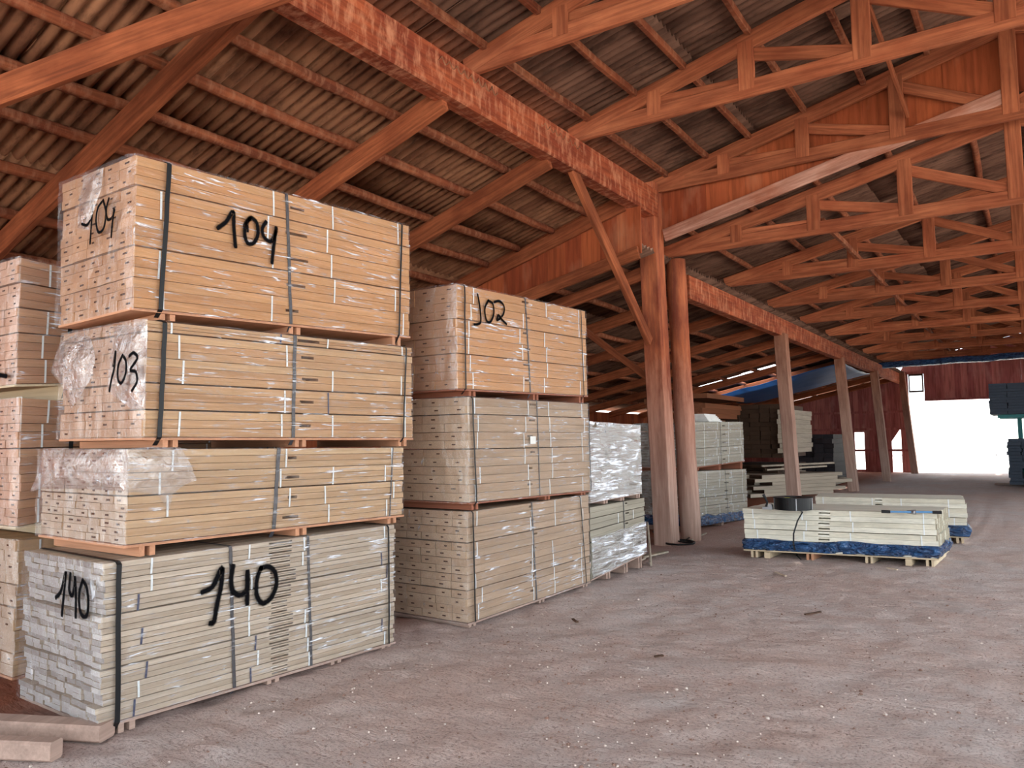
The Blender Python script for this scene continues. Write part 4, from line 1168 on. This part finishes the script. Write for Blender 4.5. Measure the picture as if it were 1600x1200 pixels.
# ------------------------------------------------------------------ piles of loose boards at the back
def pile(x0, x1, y0, y1, z0, z1, rows, cols, mat, label, group, cat='board', jx=0.06, jy=0.25, name='board', skip=0.0, dz=0.004, yaw=0.0, rowjit=0.0):
    proto = None
    cx, cy = (x0 + x1) / 2, (y0 + y1) / 2
    hh = (z1 - z0) / rows; ww = (x1 - x0) / cols
    for r in range(rows):
        rj = random.uniform(-rowjit, rowjit)
        for c in range(cols):
            if random.random() < skip: continue
            if proto is None:
                mb = MB(); L = y1 - y0
                mb.box((-ww / 2 + .004, -L / 2, 0.001), (ww / 2 - .004, L / 2, hh - dz), [0, 0, 1, 0, 1, 0])
                proto = o = mb.build(name, mat, base=(0, 0, 0))
            else:
                o = proto.copy(); COL.objects.link(o)
            lx = x0 + ww * (c + .5) + random.uniform(-jx, jx) * .3; ly = cy + random.uniform(-jy, jy) + rj
            o.location = (cx + (lx - cx) * cos(yaw) - (ly - cy) * sin(yaw), cy + (lx - cx) * sin(yaw) + (ly - cy) * cos(yaw), z0 + hh * r)
            o.rotation_euler = (0, 0, yaw + random.uniform(-.008, .008))
            tag(o, label, cat, group)
pile(-7.75, -6.0, 22.6, 25.4, 1.06, 2.62, 12, 6, [M['rough'], M['rough_end']], 'rough dark-ended board in the tall pile left of the first thin post', 'boards of the tall rough pile', jy=.05)
pile(-7.75, -6.05, 22.6, 25.4, 0.12, 0.86, 8, 4, [M['rough'], M['rough_end']], 'dark board low down in the tall pile behind the loose pale boards', 'boards low in the tall rough pile', jy=.3)
pile(-6.02, -5.72, 22.4, 25.2, 1.2, 2.45, 9, 1, [M['pale_rough'], M['pale_rough']], 'board edge on the right side of the tall rough pile, coloured pale as if lit', 'pale lit-side boards of the tall pile', jy=.12)  # light on the pile's right side put into pale boards
pile(-7.2, -5.3, 21.4, 24.6, 0.02, 0.62, 6, 4, [M['pale_rough'], M['rough_end']], 'loose pale board in the untidy heap at the foot of the tall pile', 'loose pale boards', jy=.45, jx=.03, skip=.25, yaw=-0.5)
for i, (p, q, z) in enumerate((((1190, 728), (1302, 723), 0.98), ((1197, 734), (1290, 728), 0.93))):
    Pq, Qq = on_y(p, 22.0), on_y(q, 22.9)
    o = timber('long_board', Pq, Qq, 0.22, 0.05, M['pale_rough'])
    tag(o, ('upper' if i == 0 else 'lower') + ' long pale board jutting out to the right of the tall rough pile', 'board')
pile(-8.5, -7.0, 19.2, 22.0, 0.1, 1.25, 8, 3, [M['rough'], M['rough_end']], 'dark board in the pile just right of the grey-green packs', 'boards behind the grey-green packs', jy=.4)
pile(-8.6, -7.1, 19.4, 22.6, 1.26, 2.85, 12, 3, [M['red_board'], M['red_board']], 'reddish loose plank heaped high behind the grey-green packs', 'reddish planks behind the packs', jy=.6, jx=.05, skip=.25)
pile(-7.7, -6.0, 29.6, 32.4, 0.05, 1.75, 10, 5, [M['black_board'], M['black_board']], 'dark board in the black pile between the first and second thin posts', 'boards of the black pile', jy=.15)
pile(-6.9, -5.6, 27.6, 30, 0.02, 0.2, 2, 5, [M['pale_rough'], M['pale_rough']], 'pale board on the ground before the black pile', 'pale boards before the black pile', jy=.2)
# right edge: slate boards, one pile on the ground and one held up on a steel frame
pile(-0.66, 0.1, 29.2, 31.6, 0.06, 1.52, 14, 2, [M['slate_board'], M['slate_board']], 'slate grey board in the pile on the ground at the right edge', 'slate boards on the ground', jy=.02, rowjit=.12, jx=.12)
pile(-1.10, -0.1, 29.4, 32.0, 2.315, 3.32, 11, 2, [M['slate_board'], M['slate_board']], 'dark slate board in the raised pile at the right edge', 'slate boards of the raised pile', jy=.02, rowjit=.06, jx=.06)
fr = thing('steel_frame', (-0.1, 31, 0), 'teal steel frame holding up the dark slate boards at the right edge', 'frame')
for x in (-0.32, 1.0):
    for y in (31.85, 29.9) if x > 0 else (31.9,):
        mb = MB(); mb.box((x - .07, y - .07, -.02), (x + .07, y + .07, 2.2)); mb.build('upright', M['teal'], fr)
mb = MB(); mb.box((-.9, 31.75, 2.2), (1.15, 31.95, 2.31)); mb.build('cross_beam', M['teal'], fr)
mb = MB(); mb.box((-.9, 29.8, 2.2), (1.15, 30.0, 2.31)); mb.build('cross_beam', M['teal'], fr)
o = timber('bearer_lath', (-1.1, 30.0, 0.03), (1.2, 30.0, 0.03), 0.1, 0.06, M['bearer_dusty'])
tag(o, 'bearer under the slate pile at the right edge', 'bearer')

# ------------------------------------------------------------------ blue tarpaulins under the roof
def sag_sheet(name, x0, x1, y0, y1, zf, sag, mat, nx=24, ny=24):
    mb = MB(); vs = []
    for j in range(ny + 1):
        for i in range(nx + 1):
            x = x0 + (x1 - x0) * i / nx; y = y0 + (y1 - y0) * j / ny
            vs.append((x, y, zf(x) - sag * sin(pi * j / ny) * (0.6 + 0.4 * sin(pi * i / nx)) + 0.04 * noise.noise(Vector((x * 1.3, y * 1.3, 2)))))
    mb.add(vs, [(j * (nx + 1) + i, j * (nx + 1) + i + 1, (j + 1) * (nx + 1) + i + 1, (j + 1) * (nx + 1) + i) for j in range(ny) for i in range(nx)])
    o = mb.build(name, mat, smooth=True); md = o.modifiers.new('thickness', 'SOLIDIFY'); md.thickness = 0.004
    return o
tag(sag_sheet('tarpaulin', -9.7, -5.1, 27.35, 33.0, lambda x: C_Z(x) - 0.12, 0.16, M['tarp_thin']), 'blue tarpaulin slung below the broken lean-to roof behind the first thin post', 'tarpaulin')
mb = MB(); n = 60; vs = []
for i in range(n + 1):
    x = -5.9 + 11.0 * i / n
    s = 0.03 * noise.noise(Vector((x * 1.1, 0, 5))) + 0.012 * (x + 5.9)
    for k in range(8):
        a = 2 * pi * k / 8
        vs.append((x, 33.35 + 0.10 * cos(a), 4.46 + s + 0.13 * sin(a) + 0.02 * noise.noise(Vector((x * 3, k, 1)))))
mb.add(vs, [(i * 8 + k, i * 8 + (k + 1) % 8, (i + 1) * 8 + (k + 1) % 8, (i + 1) * 8 + k) for i in range(n) for k in range(8)] + [tuple(range(8)), tuple(range(n * 8, n * 8 + 8))])
tag(mb.build('rolled_tarpaulin', M['tarp'], smooth=True), 'long blue rolled tarpaulin hung across the far end of the hall', 'tarpaulin')
